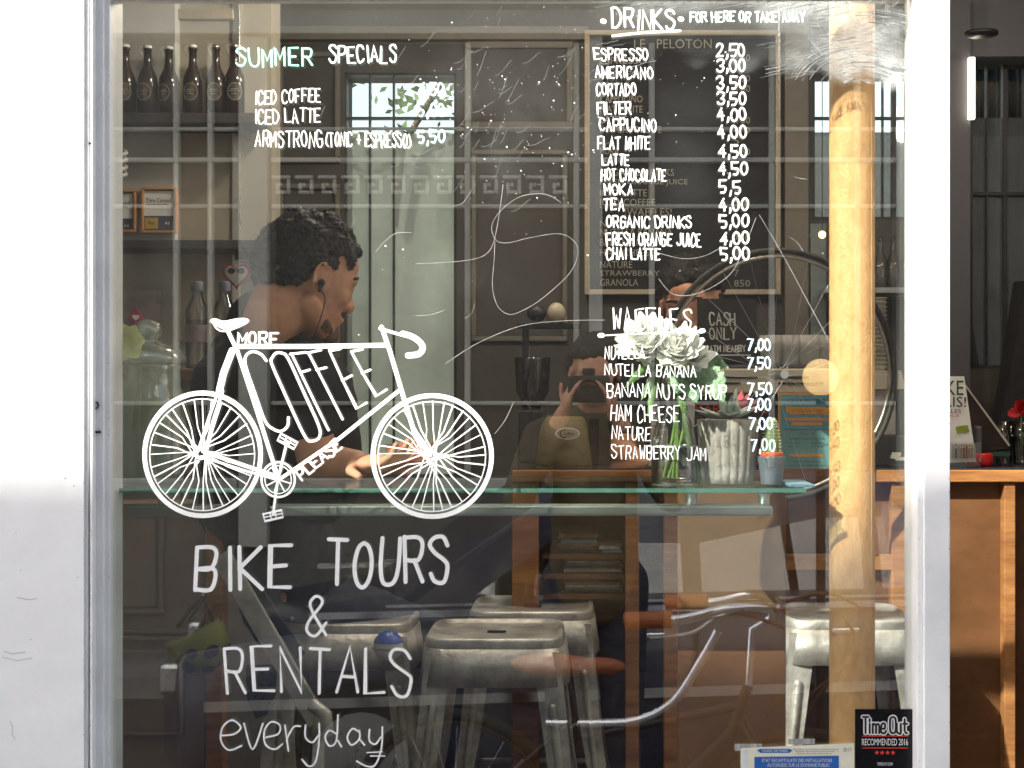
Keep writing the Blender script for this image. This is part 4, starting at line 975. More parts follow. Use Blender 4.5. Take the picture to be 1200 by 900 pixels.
# ---------------------------------------------------------------- espresso machine and counter-top things
cream = mat('cream_enamel', (.50, .45, .36), .35, var=.08, scale=6); dk = mat('machine_dark_steel', (.05, .05, .055), .3, metal=.4, var=.2, scale=8)
ed = 4.0; em = thing('espresso_machine', P(890, 548, ed), 'large espresso machine with a slotted cream panel on the counter', 'coffee machine')
MB().box(X(800, ed), X(1000, ed), ed-CD+.02, ed-CD+.34, zc+.001, Z(427, ed)).build('body', dk, em, .006)
MB().box(X(798, ed), X(1002, ed), ed-CD, ed-CD+.35, Z(461, ed), Z(432, ed)).build('top_panel', cream, em, .004)
for a, b_, y in ((906, 948, 441), (912, 965, 448), (840, 888, 441), (832, 868, 448)): MB().pbox(a, b_, y, y+2.6, ed-.002, .002).build('vent_slot', black, em)
text('MAR', red, em, 813, 844, 474, 484, ed+.02, .003, 'machine_letters')
text('OCC', red, em, 868, 900, 474, 484, ed+.02, .003, 'machine_letters')
for px in (836, 884):
    t = MB(); t.lathe([(.024, 0), (.024, .02), (.012, .03)], P(px, 520, ed-.03), 20); t.tube([P(px, 518, ed-.03), P(px-3, 524, ed-.16)], .008, 8); t.build('group_handle', black, em)
for i, (px, r) in enumerate(((925, .036), (947, .04), (962, .03), (905, .035))):
    t = MB(); c = P(px, 426.5, ed+.14); t.lathe([(r*.8, .0), (r*.95, .04), (r, .08), (r*.96, .08), (r*.9, .04), (.001, .004)], (c.x, c.y, Z(427, ed)+.001), 24)
    tag(t.build('cup_stack', mat('grey_cups', (.34, .33, .31), .4)), ['ribbed grey cup on top of the espresso machine, second from left', 'tallest grey cup on top of the espresso machine', 'grey cup next to the column on the espresso machine', 'grey cup at the left end on the espresso machine'][i], 'cup', 'cups on the espresso machine')
cs = thing('cash_only_sign', P(852, 427, 3.97), 'black card reading CASH ONLY standing on the espresso machine', 'sign')
sgd = 4.02
MB().add([P(817, 350, sgd), P(887, 350, sgd), P(887, 424, sgd), P(817, 424, sgd), P(817, 350, sgd+.006), P(887, 350, sgd+.006), P(887, 424, sgd+.006), P(817, 424, sgd+.006)],
         [(3, 2, 1, 0), (4, 5, 6, 7), (0, 1, 5, 4), (1, 2, 6, 5), (2, 3, 7, 6), (3, 0, 4, 7)]).build('card', mat('black_card', (.014, .015, .016), .6, var=.15, scale=9), cs)
chalk = mat('chalk_white', (.62, .62, .58), .8, bump=.1)
for s, a, c, d, e, w in (('CASH', 832, 862, 367, 381, 1.7), ('ONLY', 832, 863, 384, 397, 1.7), ('ATM NEARBY', 832, 874, 405, 412, 1.3)): hand(MB(), s, a, c, d, e, w, .12, d=sgd, y0=sgd-CD-.001).build('chalk_lettering', chalk, cs)
MB().pbox(831, 880, 415.5, 416.7, sgd-.001, .001).build('chalk_line', chalk, cs)
# poster
fd = 3.86; po = thing('blue_flyer', P(945, 550, fd), 'blue invitation flyer with orange banners taped to the counter edge', 'poster')
oran = mat('orange_print', (.70, .30, .03), .6, var=.05); flb = mat('flyer_blue', (.10, .32, .42), .6, var=.08, scale=9); flt = mat('flyer_teal', (.16, .34, .34), .6, var=.08, scale=9)
MB().pbox(912, 1012, 460, 550, fd+.002, .004).build('orange_backing', oran, po)
MB().pbox(915, 1012, 463, 503, fd, .0015).build('blue_half', flb, po); MB().pbox(915, 1012, 503.2, 549, fd, .0015).build('teal_half', flt, po)
text("YOU'RE INVITED TO", textd, po, 921, 972, 467.5, 472, fd, .001)
t = MB(); t.pbox(925, 967, 477, 485.5, fd-.0006, .0006); t.pbox(921, 924.6, 475, 483, fd-.0003, .0003); t.pbox(967.3, 972, 478, 486, fd-.0003, .0003); t.build('banner', oran, po)
text('LE TOURS PLAY & RIDE', mat('brown_print', (.35, .14, .02), .7, bump=0), po, 928, 964, 479.5, 483, fd-.0006, .001)
for y, a, b_ in ((489.5, 920, 972), (495, 928, 964)): t = MB(); t.pbox(a, b_, y, y+3.4, fd-.0006, .0006); t.build('banner', oran, po)
t = MB(); [t.pbox(919+i*2.2, 920.2+i*2.2, 502.6, 503.9, fd-.0006, .0006) for i in range(26)]; t.build('dotted_line', textd, po)
for s, y, a, b_ in (('JULY 3RD - 20H', 507.5, 936, 955), ('CLAIMANT TOUR DE FRANCE 2016', 513, 925, 966), ('Monday', 518, 923, 938), ('Ride Fest', 518, 951, 966), ('9am to 6pm', 522, 923, 938), ('7am to 7pm', 522, 951, 966), ('RSVP before the fifteenth of June', 540, 930, 962), ('www - more about the rides', 544, 925, 968)):
    text(s, textd, po, a, b_, y, y+2.4, fd, .001)
t = MB(); t.pbox(925, 965, 532, 535, fd-.0006, .0006); t.build('banner', oran, po)
# newspapers behind the vase
nw = thing('news_sheets', P(788, 545, 3.95), 'stack of printed magazine sheets leaning up behind the flask', 'magazine')
news = mat('newsprint', (.46, .45, .42), .7, var=.08, scale=30)
def quad(pts, d, m, nm, par, th=.003):
    v = [P(a, b_, d) for a, b_ in pts]; w = [p+Vector((0, th, 0)) for p in v]
    return MB().add(v+w, [(3, 2, 1, 0), (4, 5, 6, 7), (0, 1, 5, 4), (1, 2, 6, 5), (2, 3, 7, 6), (3, 0, 4, 7)]).build(nm, m, par)
quad([(766, 446), (784, 443), (782, 546), (760, 546)], 3.94, news, 'sheet', nw); quad([(800, 447), (815, 449), (812, 546), (800, 546)], 3.95, news, 'sheet', nw)
for i in range(12):
    y = 454+i*7.4; t = MB(); t.pbox(766, 780-(i % 3)*2, y, y+1.2, 3.938, .001); t.build('print_line', red if i in (0, 7) else textd, nw)
t = MB(); t.pbox(803, 812, 449, 452, 3.948, .001); t.build('print_line', red, nw)
# kraft coffee bag
kb = thing('coffee_bag', P(662, 546, 4.1), 'olive brown coffee sack with an oval white label on the counter', 'bag')
t = MB(); kd = 4.08; prof = [(546, 34, .075), (535, 33, .075), (515, 31, .065), (500, 28, .05), (492, 24, .03), (488, 20, .012)]; n_ = 28; vs = []
for py, hw, dp in prof:
    for k in range(n_):
        w = 2*pi*k/n_; p = P(662+hw*math.copysign(abs(cos(w))**.7, cos(w)), py, kd); zz = max(p.z, zc+.001); vs.append((p.x, kd-CD+dp*sin(w), zz))
t.add(vs, [(i*n_+k, i*n_+(k+1) % n_, (i+1)*n_+(k+1) % n_, (i+1)*n_+k) for i in range(5) for k in range(n_)]+[tuple(range(5*n_, 6*n_))], True)
t.build('sack', mat('olive_kraft', (.13, .105, .055), .7, var=.15, scale=12, bump=.3), kb)
def oval(px, py, rx, ry, d, m, nm, par, th=.002, n=28):
    q = [(X(px+rx*cos(2*pi*i/n), d), Z(py+ry*sin(2*pi*i/n), d)) for i in range(n)]
    return MB().prism(q[::-1], d-CD-th, d-CD).build(nm, m, par)
od = kd-.078
oval(665, 508, 14.5, 7, od, paper, 'oval_label', kb)
oval(665, 508, 13, 5.8, od-.0022, mat('tan_label', (.42, .36, .28), .6), 'label_field', kb, .0006)
t = MB(); t.ribbon([(X(661+4.5*cos(a), od), Z(508+4.5*sin(a), od)) for a in [pi*.4+k*pi*1.15/10 for k in range(11)]], .0026, od-CD-.0035); t.build('crescent', textd, kb)
text('coffee', textd, kb, 661, 673, 506, 510, od-.003, .001)
# box behind bag & dark bowl
bx = tag(MB().box(X(690, 4.05), X(702, 4.05), 4.05-CD, 4.05-CD+.1, zc+.001, Z(490, 4.05)).build('black_tin', black, None, .003), 'narrow black tin beside the coffee sack on the counter', 'tin')
gr = thing('coffee_grinder', P(620, 546, 4.15), 'dark coffee grinder with a pale knob on the counter behind the bag', 'grinder')
gd = 4.22
MB().box(X(608, gd), X(640, gd), gd-CD-.06, gd-CD+.06, zc+.001, Z(480, gd)).build('grinder_body', dk, gr, .006)
MB().lathe([(.02, 0), (.045, .05), (.05, .14), (.048, .145), (.001, .145)], P(624, 480, gd), 24).build('hopper', glassmat('smoky_plastic', (.35, .33, .30), .08, .1), gr)
MB().pbox(606, 680, 378, 385, 4.3, .04).build('arm', black, gr, .003)
MB().pbox(612, 620, 385, 481, 4.32, .02).build('stand', dk, gr, .003)
MB().ball(P(652, 367, 4.28), .026, 20, 12, (1, 1, 1.15)).build('knob', mat('ivory_knob', (.42, .36, .27), .3), gr)
MB().ball(P(629, 367, 4.3), .024, 20, 12, (1.2, 1, 1)).build('knob', black, gr)
# stack of lids, boxes right of the column
td = 3.98
st = thing('paper_cup_stack', P(1030, 432, td+.05), 'tall stack of ribbed white paper cups right of the column', 'cups')
for i in range(17):
    c = P(1029, 434-i*5.0, td+.06); MB().lathe([(.017, 0), (.0225, .0095), (.0238, .0095), (.0238, .0115), (.021, .0115)], c, 24).build('paper_cup', mat('cream_paper_cup', (.46, .44, .38), .6), st)
mc = thing('till', P(1045, 548, td), 'cream and black till standing on the counter right of the column', 'till')
MB().box(X(1016, td), X(1066, td), td-CD, td-CD+.22, zc+.001, Z(511, td)).build('base', dk, mc, .004)
MB().box(X(1018, td), X(1051, td), td-CD+.01, td-CD+.2, Z(510.5, td), Z(457, td)).build('white_side', mat('pale_pink_grey_plastic', (.50, .46, .45), .4), mc, .003)
MB().box(X(1051.3, td), X(1063, td), td-CD+.01, td-CD+.2, Z(510.5, td), Z(456, td)).build('black_side', black, mc, .003)
MB().add([P(1016, 456, td), P(1062, 456, td), P(1056, 434, td), P(1016, 434, td)]+[p+Vector((0, .2, 0)) for p in (P(1016, 456, td), P(1062, 456, td), P(1056, 434, td), P(1016, 434, td))],
     [(0, 1, 2, 3), (7, 6, 5, 4), (0, 4, 5, 1), (1, 5, 6, 2), (2, 6, 7, 3), (3, 7, 4, 0)]).build('cream_hood', cream, mc)
kn = thing('coin_dish', P(1060, 545, 3.93), 'small dish of wrapped sugars on the counter beside the till', 'dish')
MB().lathe([(.001, 0), (.05, .001), (.06, .008)], (X(1060, 3.97), 3.97-CD, zc+.001), 24).build('dish', steel, kn)
for i in range(6):
    a = random.uniform(0, 6); MB().box(0, .018, 0, .012, 0, .01).build('sugar_packet', [paper, cream][i % 2], None) if False else None
    c = Vector((X(1060, 3.97)+.03*cos(i), 3.97-CD+.03*sin(i*1.7), zc+.010+.006*i)); MB().box(c.x-.012, c.x+.012, c.y-.008, c.y+.008, c.z-.004, c.z+.004).build('sugar_packet', [paper, cream][i % 2], kn)
gs = thing('wall_shelf', P(1060, 345, 5.0), 'pale glass shelf carrying carafes on the back wall right of the column', 'shelf')
MB().box(X(965, 4.95), X(1100, 4.95), 4.95-CD-.05, BY-.001, Z(344, 4.95), Z(338, 4.95)).build('board', mat('frosted_shelf', (.34, .37, .40), .3), gs)
for i, px in enumerate((1032, 1047, 1064)):
    d = 4.98; k = K*d; c = (X(px, d), d-CD, Z(338, 4.95)+.001)
    t = thing('glass_carafe', c, ['glass carafe nearest the rusty column', 'middle glass carafe on the back shelf', 'rightmost glass carafe by the white post'][i], 'carafe', 'carafes on the back shelf')
    MB().lathe([(.001, 0), (9.5*k, .002), (10*k, 22*k), (8*k, 33*k), (3.5*k, 42*k), (2.8*k, 52*k), (4*k, 57*k)], c, 22).build('carafe', glass_e, t)
    MB().ball((c[0], c[1], c[2]+58*k), 3.4*k, 12, 8).build('stopper', glass_e, t)
# fridge/glow panel glimpsed left of the column
tag(MB().pbox(950, 968, 262, 395, 5.05, .02).build('poster_strip', mat('teal_grey_poster', (.17, .20, .20), .5)), 'narrow grey green poster on the wall just left of the column', 'poster')
lp = thing('lamp_glow_sign', P(963, 277, 4.7), 'tiny lit orange pendant bulb hanging left of the column', 'lamp')
MB().ball(P(963.5, 275, 4.6), .011, 14, 9).build('bulb', amber, lp); MB().tube([P(963.5, 271, 4.6), (X(963.5, 4.6), 4.6-CD, 2.568)], .0015, 6).build('cord', black, lp)
# ---------------------------------------------------------------- hanging bicycle wheel
wd = 3.72; wc = P(913, 439, wd); wr = .303
wh = thing('hanging_wheel', wc, 'narrow bicycle wheel hung up in front of the counter behind the column', 'wheel')
yaw = .22; U = Vector((cos(yaw), sin(yaw), 0)); V = Vector((0, 0, 1)); Nn = U.cross(V)
def circ(r, n=72, off=0): return [wc+U*r*cos(2*pi*i/n)+V*r*sin(2*pi*i/n)+Nn*off for i in range(n)]
MB().tube(circ(wr), .0075, 12, True).build('tyre', mat('grey_black_tyre', (.035, .035, .03), .6, var=.3, scale=20), wh)
MB().tube(circ(wr-.014), .005, 10, True).build('rim', mat('old_alloy_rim', (.45, .42, .36), .3, metal=.9), wh)
MB().tube([wc-Nn*.04, wc+Nn*.04], .011, 14).build('hub', steel, wh)
for i in range(24):
    a = 2*pi*i/24; MB().tube([wc+(U*cos(a+.5*(-1)**i)+V*sin(a+.5*(-1)**i))*.016+Nn*.028*(-1)**(i//2), wc+(U*cos(a)+V*sin(a))*(wr-.016)], .0006, 4).build('spoke', steel, wh)
MB().tube([wc+V*(wr+.012), (wc.x, wc.y, 2.568)], .0012, 5).build('hanging_wire', steel, wh)
# ---------------------------------------------------------------- helmet
hl = thing('bicycle_helmet', P(232, 745, 3.2), 'olive green bicycle helmet with brown spots hanging by its strap', 'helmet')
hm = mat('olive_helmet_shell', (.26, .27, .06), .4, var=.1, scale=8); hbm = mat('brown_helmet_spot', (.14, .07, .05), .5)
hd_ = 3.18; hk_ = K*hd_; hc = P(232, 752, hd_)
tilt = Matrix.Rotation(-.5, 3, 'Y')
t = MB(); n_ = 32; rg = 14; vs = []
for i in range(rg+1):
    th = pi*.62*i/rg
    for k in range(n_):
        w = 2*pi*k/n_; v = Vector((sin(th)*cos(w)*36, sin(th)*sin(w)*27, -cos(th)*38+(3*cos(w*2) if i > 9 else 0)))*hk_; vs.append(hc+tilt @ v)
t.add(vs, [(i*n_+k, i*n_+(k+1) % n_, (i+1)*n_+(k+1) % n_, (i+1)*n_+k) for i in range(rg) for k in range(n_)], True)
o = t.build('shell', hm, hl); md = o.modifiers.new('s', 'SOLIDIFY'); md.thickness = .012; md.offset = -1
for th, w, r in ((.5, -1.6, 7), (1.0, -2.2, 9), (1.1, -1.1, 8), (.9, -.3, 7), (.3, -2.9, 6), (1.35, -1.7, 6)):
    c = Vector((sin(th)*cos(w)*36, sin(th)*sin(w)*27, -cos(th)*38))*hk_; nn_ = (tilt @ Vector((c.x/36**2, c.y/27**2, c.z/38**2))).normalized(); c = hc+tilt @ c
    u = nn_.orthogonal().normalized(); v = nn_.cross(u); MB().add([c+nn_*.0012+(u*cos(k*pi/6)*r*1.2+v*sin(k*pi/6)*r)*hk_ for k in range(12)], [tuple(range(12))]).build('brown_spot', hbm, hl)
strm = mat('brown_strap', (.09, .045, .025), .8)
for a, b_, c in (((208, 735), (222, 715), (238, 700)), ((250, 728), (243, 712), (239, 700)), ((222, 728), (232, 712), (238, 700))): MB().tube([P(*a, hd_-.03), P(*b_, hd_-.04), P(*c, hd_)], .004, 6).build('strap', strm, hl)
hkx = tag(MB().tube([P(239, 703, hd_), P(238, 696, hd_), P(244, 692, hd_+.02), P(248, 692, hd_+.19)], .003, 8).build('coat_hook', steel), 'steel hook on the cabinet post that holds the helmet strap', 'hook')
# ---------------------------------------------------------------- leaning metal stand at the left
ls = thing('folding_trestle', P(320, 880, 3.2), 'leaning grey metal folding trestle with a perforated plate by the cabinet', 'stand')
def bar(p, q, d0, d1, w, nm, m=metal, th=.012):
    a, b_ = P(*p, d0), P(*q, d1); dv = (b_-a).normalized(); sd_ = dv.cross(Vector((0, 1, 0))).normalized()*w/2; y = Vector((0, th, 0))
    v = [a-sd_, a+sd_, b_+sd_, b_-sd_]; return MB().add(v+[p_+y for p_ in v], [(0, 1, 2, 3), (7, 6, 5, 4), (0, 4, 5, 1), (1, 5, 6, 2), (2, 6, 7, 3), (3, 7, 4, 0)]).build(nm, m, ls, .003)
bar((258, 650), (372, 848), 3.15, 3.10, .042, 'diagonal_bar'); bar((268, 640), (352, 770), 3.2, 3.2, .022, 'diagonal_bar', black)
bar((374, 835), (368, 1020), 3.1, 3.1, .025, 'leg'); bar((318, 790), (305, 1020), 3.2, 3.2, .026, 'leg'); bar((334, 800), (345, 1020), 3.25, 3.25, .026, 'leg')
MB().tube([P(366, 826, 3.09), P(382, 838, 3.07), P(383, 858, 3.07), P(372, 862, 3.09)], .014, 12).build('end_bracket', metal, ls)
t = MB(); q = [(288, 780), (325, 778), (322, 815), (312, 838), (300, 842), (290, 820)]; v = [P(a, b_, 3.17) for a, b_ in q]
t.prism([(p_.x, p_.z) for p_ in v][::-1], .668, .676); t.build('perforated_plate', mat('dark_steel_plate', (.10, .10, .11), .4, metal=.7), ls)
for i, (a, b_) in enumerate(((297, 790), (307, 788), (317, 790), (297, 802), (307, 803), (316, 803), (299, 816), (308, 818), (304, 830))): oval(a, b_, 1.7, 1.7, 3.166, black, 'hole', ls, .0008, 10)
# blue cap ball in the stool
bb = thing('toy_ball', P(457, 770, 3.3), 'small blue and white ball hanging below the stools, left of centre', 'ball'); bc = P(455, 757, 3.28)
MB().ball(bc, .032, 20, 12).build('ball', mat('white_rubber', (.6, .6, .58), .3), bb)
t = MB(); n_ = 20; vs = []
for i in range(6):
    th = pi*.42*i/5
    for k in range(n_): vs.append(bc+Vector((sin(th)*cos(2*pi*k/n_), sin(th)*sin(2*pi*k/n_), cos(th)))*.0328)
t.add(vs, [(i*n_+k, i*n_+(k+1) % n_, (i+1)*n_+(k+1) % n_, (i+1)*n_+k) for i in range(5) for k in range(n_)], True); t.build('blue_half', mat('bright_blue_rubber', (.03, .09, .45), .25), bb)
t = MB(); t.tube([bc+Vector((cos(a)*.0325, sin(a)*.0325, -.004)) for a in [2*pi*k/24 for k in range(24)]], .002, 6, True); t.build('band', mat('tan_band', (.35, .25, .12), .5), bb)
# stacks on the counter shelves (seen between the posts)
mm = [mat('blue_grey_print', (.16, .24, .28), .5, var=.3, scale=20), mat('pale_print', (.50, .50, .48), .5, var=.3, scale=30), mat('brown_print_cover', (.22, .11, .05), .5, var=.3, scale=20)]
labs = ['pile of blue and white folded maps on the top counter shelf', 'pile of folded maps on the middle counter shelf', 'pile of brown covered maps on the lowest counter shelf', 'small pile of booklets at the right of the top counter shelf']
for j_, (px0, px1, y) in enumerate(((655, 700, 651.6), (662, 728, 675.6), (660, 726, 699.6), (704, 728, 651.6))):
    t0 = thing('map_pile', P((px0+px1)/2, y, CT+.1), labs[j_], 'leaflets', 'piles on the counter shelves'); zz = Z(y, CT)+.001
    for i in range(6 if j_ != 3 else 3):
        a = X(px0+random.uniform(-3, 3), CT+.1); b_ = X(px1+random.uniform(-3, 3), CT+.1); h = random.uniform(.004, .009)
        MB().box(a, b_, CT-CD+.08+random.uniform(-.01, .02), CT-CD+.3, zz, zz+h).build('folded_map', mm[(i+j_) % 3], t0); zz += h+.0006
# hanging bits in the dark
# ---------------------------------------------------------------- stickers on the pane
sd0 = 2.4958; SY = sd0-CD
bs_ = thing('black_award_sticker', P(1038, 905, sd0), 'black rectangular sticker with white bubble lettering and four red stars, bottom right of the pane', 'sticker')
MB().box(X(1002, sd0), X(1073, sd0), SY, SY+.001, Z(912, sd0), Z(831, sd0)).build('backing', mat('gloss_black_sticker', (.008, .008, .01), .25, bump=0), bs_)
bold = mat('sticker_white', (.8, .8, .8), .5, bump=0)
def fat_text(s, px0, px1, py0, py1, w, m, par, y, wi=None):
    t = MB(); wd = [.5 if c in 'iI1' else 1.25 if c == 'm' else .45 if c == ' ' else 1. for c in s]; u = (px1-px0)/sum(wd); x = px0
    F = {'T': ['0747', '2720'], 'i': ['2420', '2625'], 'm': ['0400', '~0324130 0'.replace(' ', ''), ''], 'e': ['~0333342404020010203041'], 'O': ['~2706012041462 7'.replace(' ', '')], 'u': ['~04011030 34'.replace(' ', ''), '3430'], 't': ['1611203 0'.replace(' ', ''), '0434']}
    F['m'] = ['0400', '~0314240', '~2334440']; F['m'] = ['0004', '~03142320', '~23344340']; F['e'] = ['~02323414020110 3041'.replace(' ', '')]
    for c, a in zip(s, wd):
        for st in F.get(c, []):
            sm_ = st[0] == '~'; st = st.lstrip('~'); q = [(x+(int(st[i])*.25*.8+.02-(.3 if c == 'i' else 0))*u*a, py1-int(st[i+1])/7*(py1-py0)) for i in range(0, len(st)-1, 2)]
            if sm_: q = crom(q, 5)
            t.ribbon([(X(p, sd0), Z(r_, sd0)) for p, r_ in q], w*K*sd0, y-random.random()*1e-5, ramp=1e-5)
        x += u*a
    return t
fat_text('Time Out', 1011, 1066, 840, 859, 5.2, bold, bs_, SY-.0003).build('logo_outline', bold, bs_)
fat_text('Time Out', 1011, 1066, 840, 859, 2.4, bold, bs_, SY-.0006).build('logo_fill', mat('sticker_ink_black', (.01, .01, .01), .5, bump=0), bs_)
for y in (862, 876): MB().box(X(1010, sd0), X(1064, sd0), SY-.0004, SY-.0001, Z(y+1, sd0), Z(y, sd0)).build('red_line', red, bs_)
text('RECOMMENDED 2016', bold, bs_, 1010, 1064, 865.5, 873.5, sd0, .0004, y=SY)
text('TIMEOUT.COM', bold, bs_, 1028, 1046, 893.5, 897, sd0, .0004, y=SY)
for i in range(4):
    cx_, cy_ = 1027.5+i*6.3, 882; q = [(X(cx_+(3.1 if k % 2 == 0 else 1.3)*sin(k*pi/5), sd0), Z(cy_-(3.1 if k % 2 == 0 else 1.3)*cos(k*pi/5), sd0)) for k in range(10)]
    MB().add([(a, SY-.0004, b_) for a, b_ in q], [tuple(range(9, -1, -1))]).build('red_star', red, bs_)
cn = thing('city_notice_sticker', P(934, 905, sd0), 'cream and blue city permit notice stuck at the bottom edge of the pane', 'sticker')
crm = mat('cream_notice', (.72, .70, .58), .6, var=.05); blu = mat('notice_blue', (.02, .12, .42), .5, var=.08)
def pq(pts, y0, m, nm): v = [(X(a, sd0), y0, Z(b_, sd0)) for a, b_ in pts]; return MB().add(v, [tuple(range(len(v)-1, -1, -1))]).build(nm, m, cn)
MB().prism([(X(a, sd0), Z(b_, sd0)) for a, b_ in ((868, 877), (1001, 871), (1001, 912), (868, 912))][::-1], SY, SY+.0008).build('backing', crm, cn)
pq([(870, 879), (876, 879), (876, 911), (870, 911)], SY-.0002, mat('notice_white', (.75, .77, .8), .6), 'margin')
pq([(884, 887), (983, 885.5), (983, 911), (884, 911)], SY-.0003, blu, 'blue_field')
pq([(887, 879), (891, 877.5), (925, 877.5), (929, 879), (925, 882.3), (891, 882.3)], SY-.0003, blu, 'blue_tab')
text('MAIRIE DE PARIS', bold, cn, 893, 923, 878.3, 881.3, sd0, .0006, y=SY)
text('2017', textd, cn, 988, 998, 876.5, 880.5, sd0, .0006, y=SY)
text('ETAT RECAPITULATIF DES INSTALLATIONS', bold, cn, 893, 975, 889, 893, sd0, .0006, y=SY)
text('AUTORISEES SUR LE DOMAINE PUBLIC', bold, cn, 899, 972, 894.5, 898.5, sd0, .0006, y=SY)
for a, y in ((930, 877), (932, 879.5), (934, 882)): text('Direction de la voirie et des terrasses', textd, cn, a, 982-(a-930)*2, y, y+1.7, sd0, .0006, y=SY)
for px0, px1, y0, y1 in ((861, 893, 872, 880), (924, 955, 866, 872.5)):
    o = MB().box(X(px0, sd0), X(px1, sd0), SY+.001, SY+.0016, Z(y1, sd0), Z(y0, sd0)).build('tape_strip', mat('grey_tape', (.42, .42, .40), .5, var=.3, scale=150, stretch=(1, 1, .1)))
    tag(o, 'strip of ribbed grey tape above the city notice, '+('left one' if px0 < 900 else 'right one nearer the black sticker'), 'tape', 'grey tape strips above the city notice')
# ---------------------------------------------------------------- things on the counter seen through the doorway
ddp = 3.95
fs = thing('tour_leaflets', P(1132, 548, ddp), 'white leaflets in a clear holder with green and black capitals in the doorway', 'leaflet')
quad([(1092, 441), (1130, 441), (1144, 541), (1092, 543)], ddp, paper, 'leaflet', fs, .02)
text('BIKE', mat('green_black_print', (.02, .09, .02), .6), fs, 1092, 1129, 446, 463, ddp, .001)
text('PARIS!', textd, fs, 1084, 1132, 465, 477, ddp, .001)
text('VERSAILLES', textd, fs, 1084, 1126, 479.5, 484, ddp, .001); text('PRICE', red, fs, 1104, 1124, 485.5, 488.5, ddp, .001)
quad([(1120, 500), (1134, 498), (1136, 506), (1121, 508)], ddp-.002, mat('lime_patch', (.30, .40, .04), .6), 'green_patch', fs, .001)
random.seed(5)
for i in range(9):
    x = 1116+i*3.1; c_ = random.choice(((.03, .03, .04), (.35, .08, .05), (.08, .1, .25), (.4, .3, .2), (.5, .5, .5)))
    t = MB(); t.pbox(x, x+2.5, 524+random.uniform(-1, 2), 537, ddp-.0015, .001); t.pbox(x+.5, x+2, 520.5, 523.4, ddp-.0015, .001); t.build('printed_figure', mat('figure_print_%s' % 'abcdefghi'[i], c_, .6, bump=0), fs)
MB().box(X(1112, ddp), X(1147, ddp), -.01+ddp-CD-.01, ddp-CD-.006, zc+.001, Z(518, ddp)).build('holder_front', glass_e, fs)
mn = thing('menu_stand', P(1155, 545, 4.05), 'dark triangular folded menu stand on the counter in the doorway', 'menu')
quad([(1131, 452), (1184, 521), (1184, 528), (1133, 532)], 4.02, mat('dark_menu_card', (.035, .025, .02), .5), 'card', mn, .004)
quad([(1130, 451), (1132, 451), (1184, 521.5), (1182, 523)], 4.015, mat('menu_edge', (.5, .48, .42), .5), 'pale_edge', mn, .003)
quad([(1131, 532), (1184, 526), (1184, 534), (1133, 536)], 4.02, mat('green_book', (.03, .08, .06), .5), 'green_folder', mn, .08)
cdh = tag(MB().box(X(1140, 4.02), X(1148, 4.02), 4.02-CD-.03, 4.02-CD+.02, zc+.001, Z(499, 4.02)).build('card_holder', mat('grey_holder', (.14, .14, .15), .4), None, .006), 'grey upright card holder between the leaflets and the menu', 'holder')
rlid = tag(MB().lathe([(.001, 0), (.034, 0), (.036, .008), (.036, .03), (.032, .034), (.001, .034)], (X(1153, 3.96), 3.96-CD+.05, zc+.001), 24).build('red_tin', mat('red_plastic', (.55, .02, .02), .3)), 'small round red tin on the counter in front of the menu stand', 'tin')
tk = MB()
for i, (px, lab) in enumerate(((1176, 'drinking glass on the counter left of the flower glass'), (1197, 'drinking glass at the right picture edge with a red flower above'))):
    d = 4.12; c = (X(px, d), d-CD, zc+.001); k = K*d
    t = thing('drinking_glass', c, lab, 'glass', 'drinking glasses on the counter'); MB().lathe([(.001, 0), (9.5*k, .002), (11*k, 50*k), (10.6*k, 50*k), (9*k, .004)], c, 24).build('glass_wall', glass_e, t)
    for j_ in range(5): MB().tube([(c[0]+.012*cos(j_*1.3), c[1]+.012*sin(j_*1.3), c[2]+.004), (c[0]+.022*cos(j_*1.3), c[1]+.02*sin(j_*1.3), c[2]+.11)], .003, 6).build('teaspoon', steel, t)
rf = thing('red_flower', P(1197, 490, 4.12), 'small red flower at the right edge of the doorway', 'flower')
t = MB(); c = P(1197, 484, 4.12)
for i in range(16):
    a = random.uniform(0, 6.28); e = random.uniform(-.2, 1.4); petal(t, c, (cos(a)*cos(e), sin(a)*cos(e), sin(e)), .035, .026, .3)
t.build('petals', mat('red_petal', (.5, .02, .03), .5), rf); MB().tube([c, (c.x, c.y, zc+.02)], .0018, 6).build('stem', stem_m, rf)
dc = thing('dark_coat', P(1195, 500, 4.6), 'dark coat hanging in the shade at the right edge of the doorway', 'coat')
t = MB(); vs = []
for i in range(13):
    u = i/12; w = .06+.16*u
    for k in range(24): a = 2*pi*k/24; vs.append((X(1215, 4.6)+w*cos(a)*(1+.1*sin(5*a+u*3)), 4.6-CD+.08*sin(a), Z(330, 4.6)-u*.95))
t.add(vs, [(i*24+k, i*24+(k+1) % 24, (i+1)*24+(k+1) % 24, (i+1)*24+k) for i in range(12) for k in range(24)], True); t.build('cloth', tshirt, dc)
tag(MB().box(X(1136, 4.88), X(1142.5, 4.88), 4.88-CD, 4.88-CD+.02, Z(139, 4.88), Z(67, 4.88)).build('window_glow_strip', mat('window_glow', (1, .9, .68), .4, bump=0, emit=2.2)), 'short upright glowing strip standing in for the bright window edge in the doorway', 'lamp')  # glowing strip added to imitate the bright sliver of window, not a lamp
tag(MB().lathe([(.001, 0), (.05, .002), (.05, .012), (.001, .012)], P(1150, 42, 4.6), 20).build('ceiling_vent', black), 'small dark round fitting hung high up in the doorway', 'fitting')
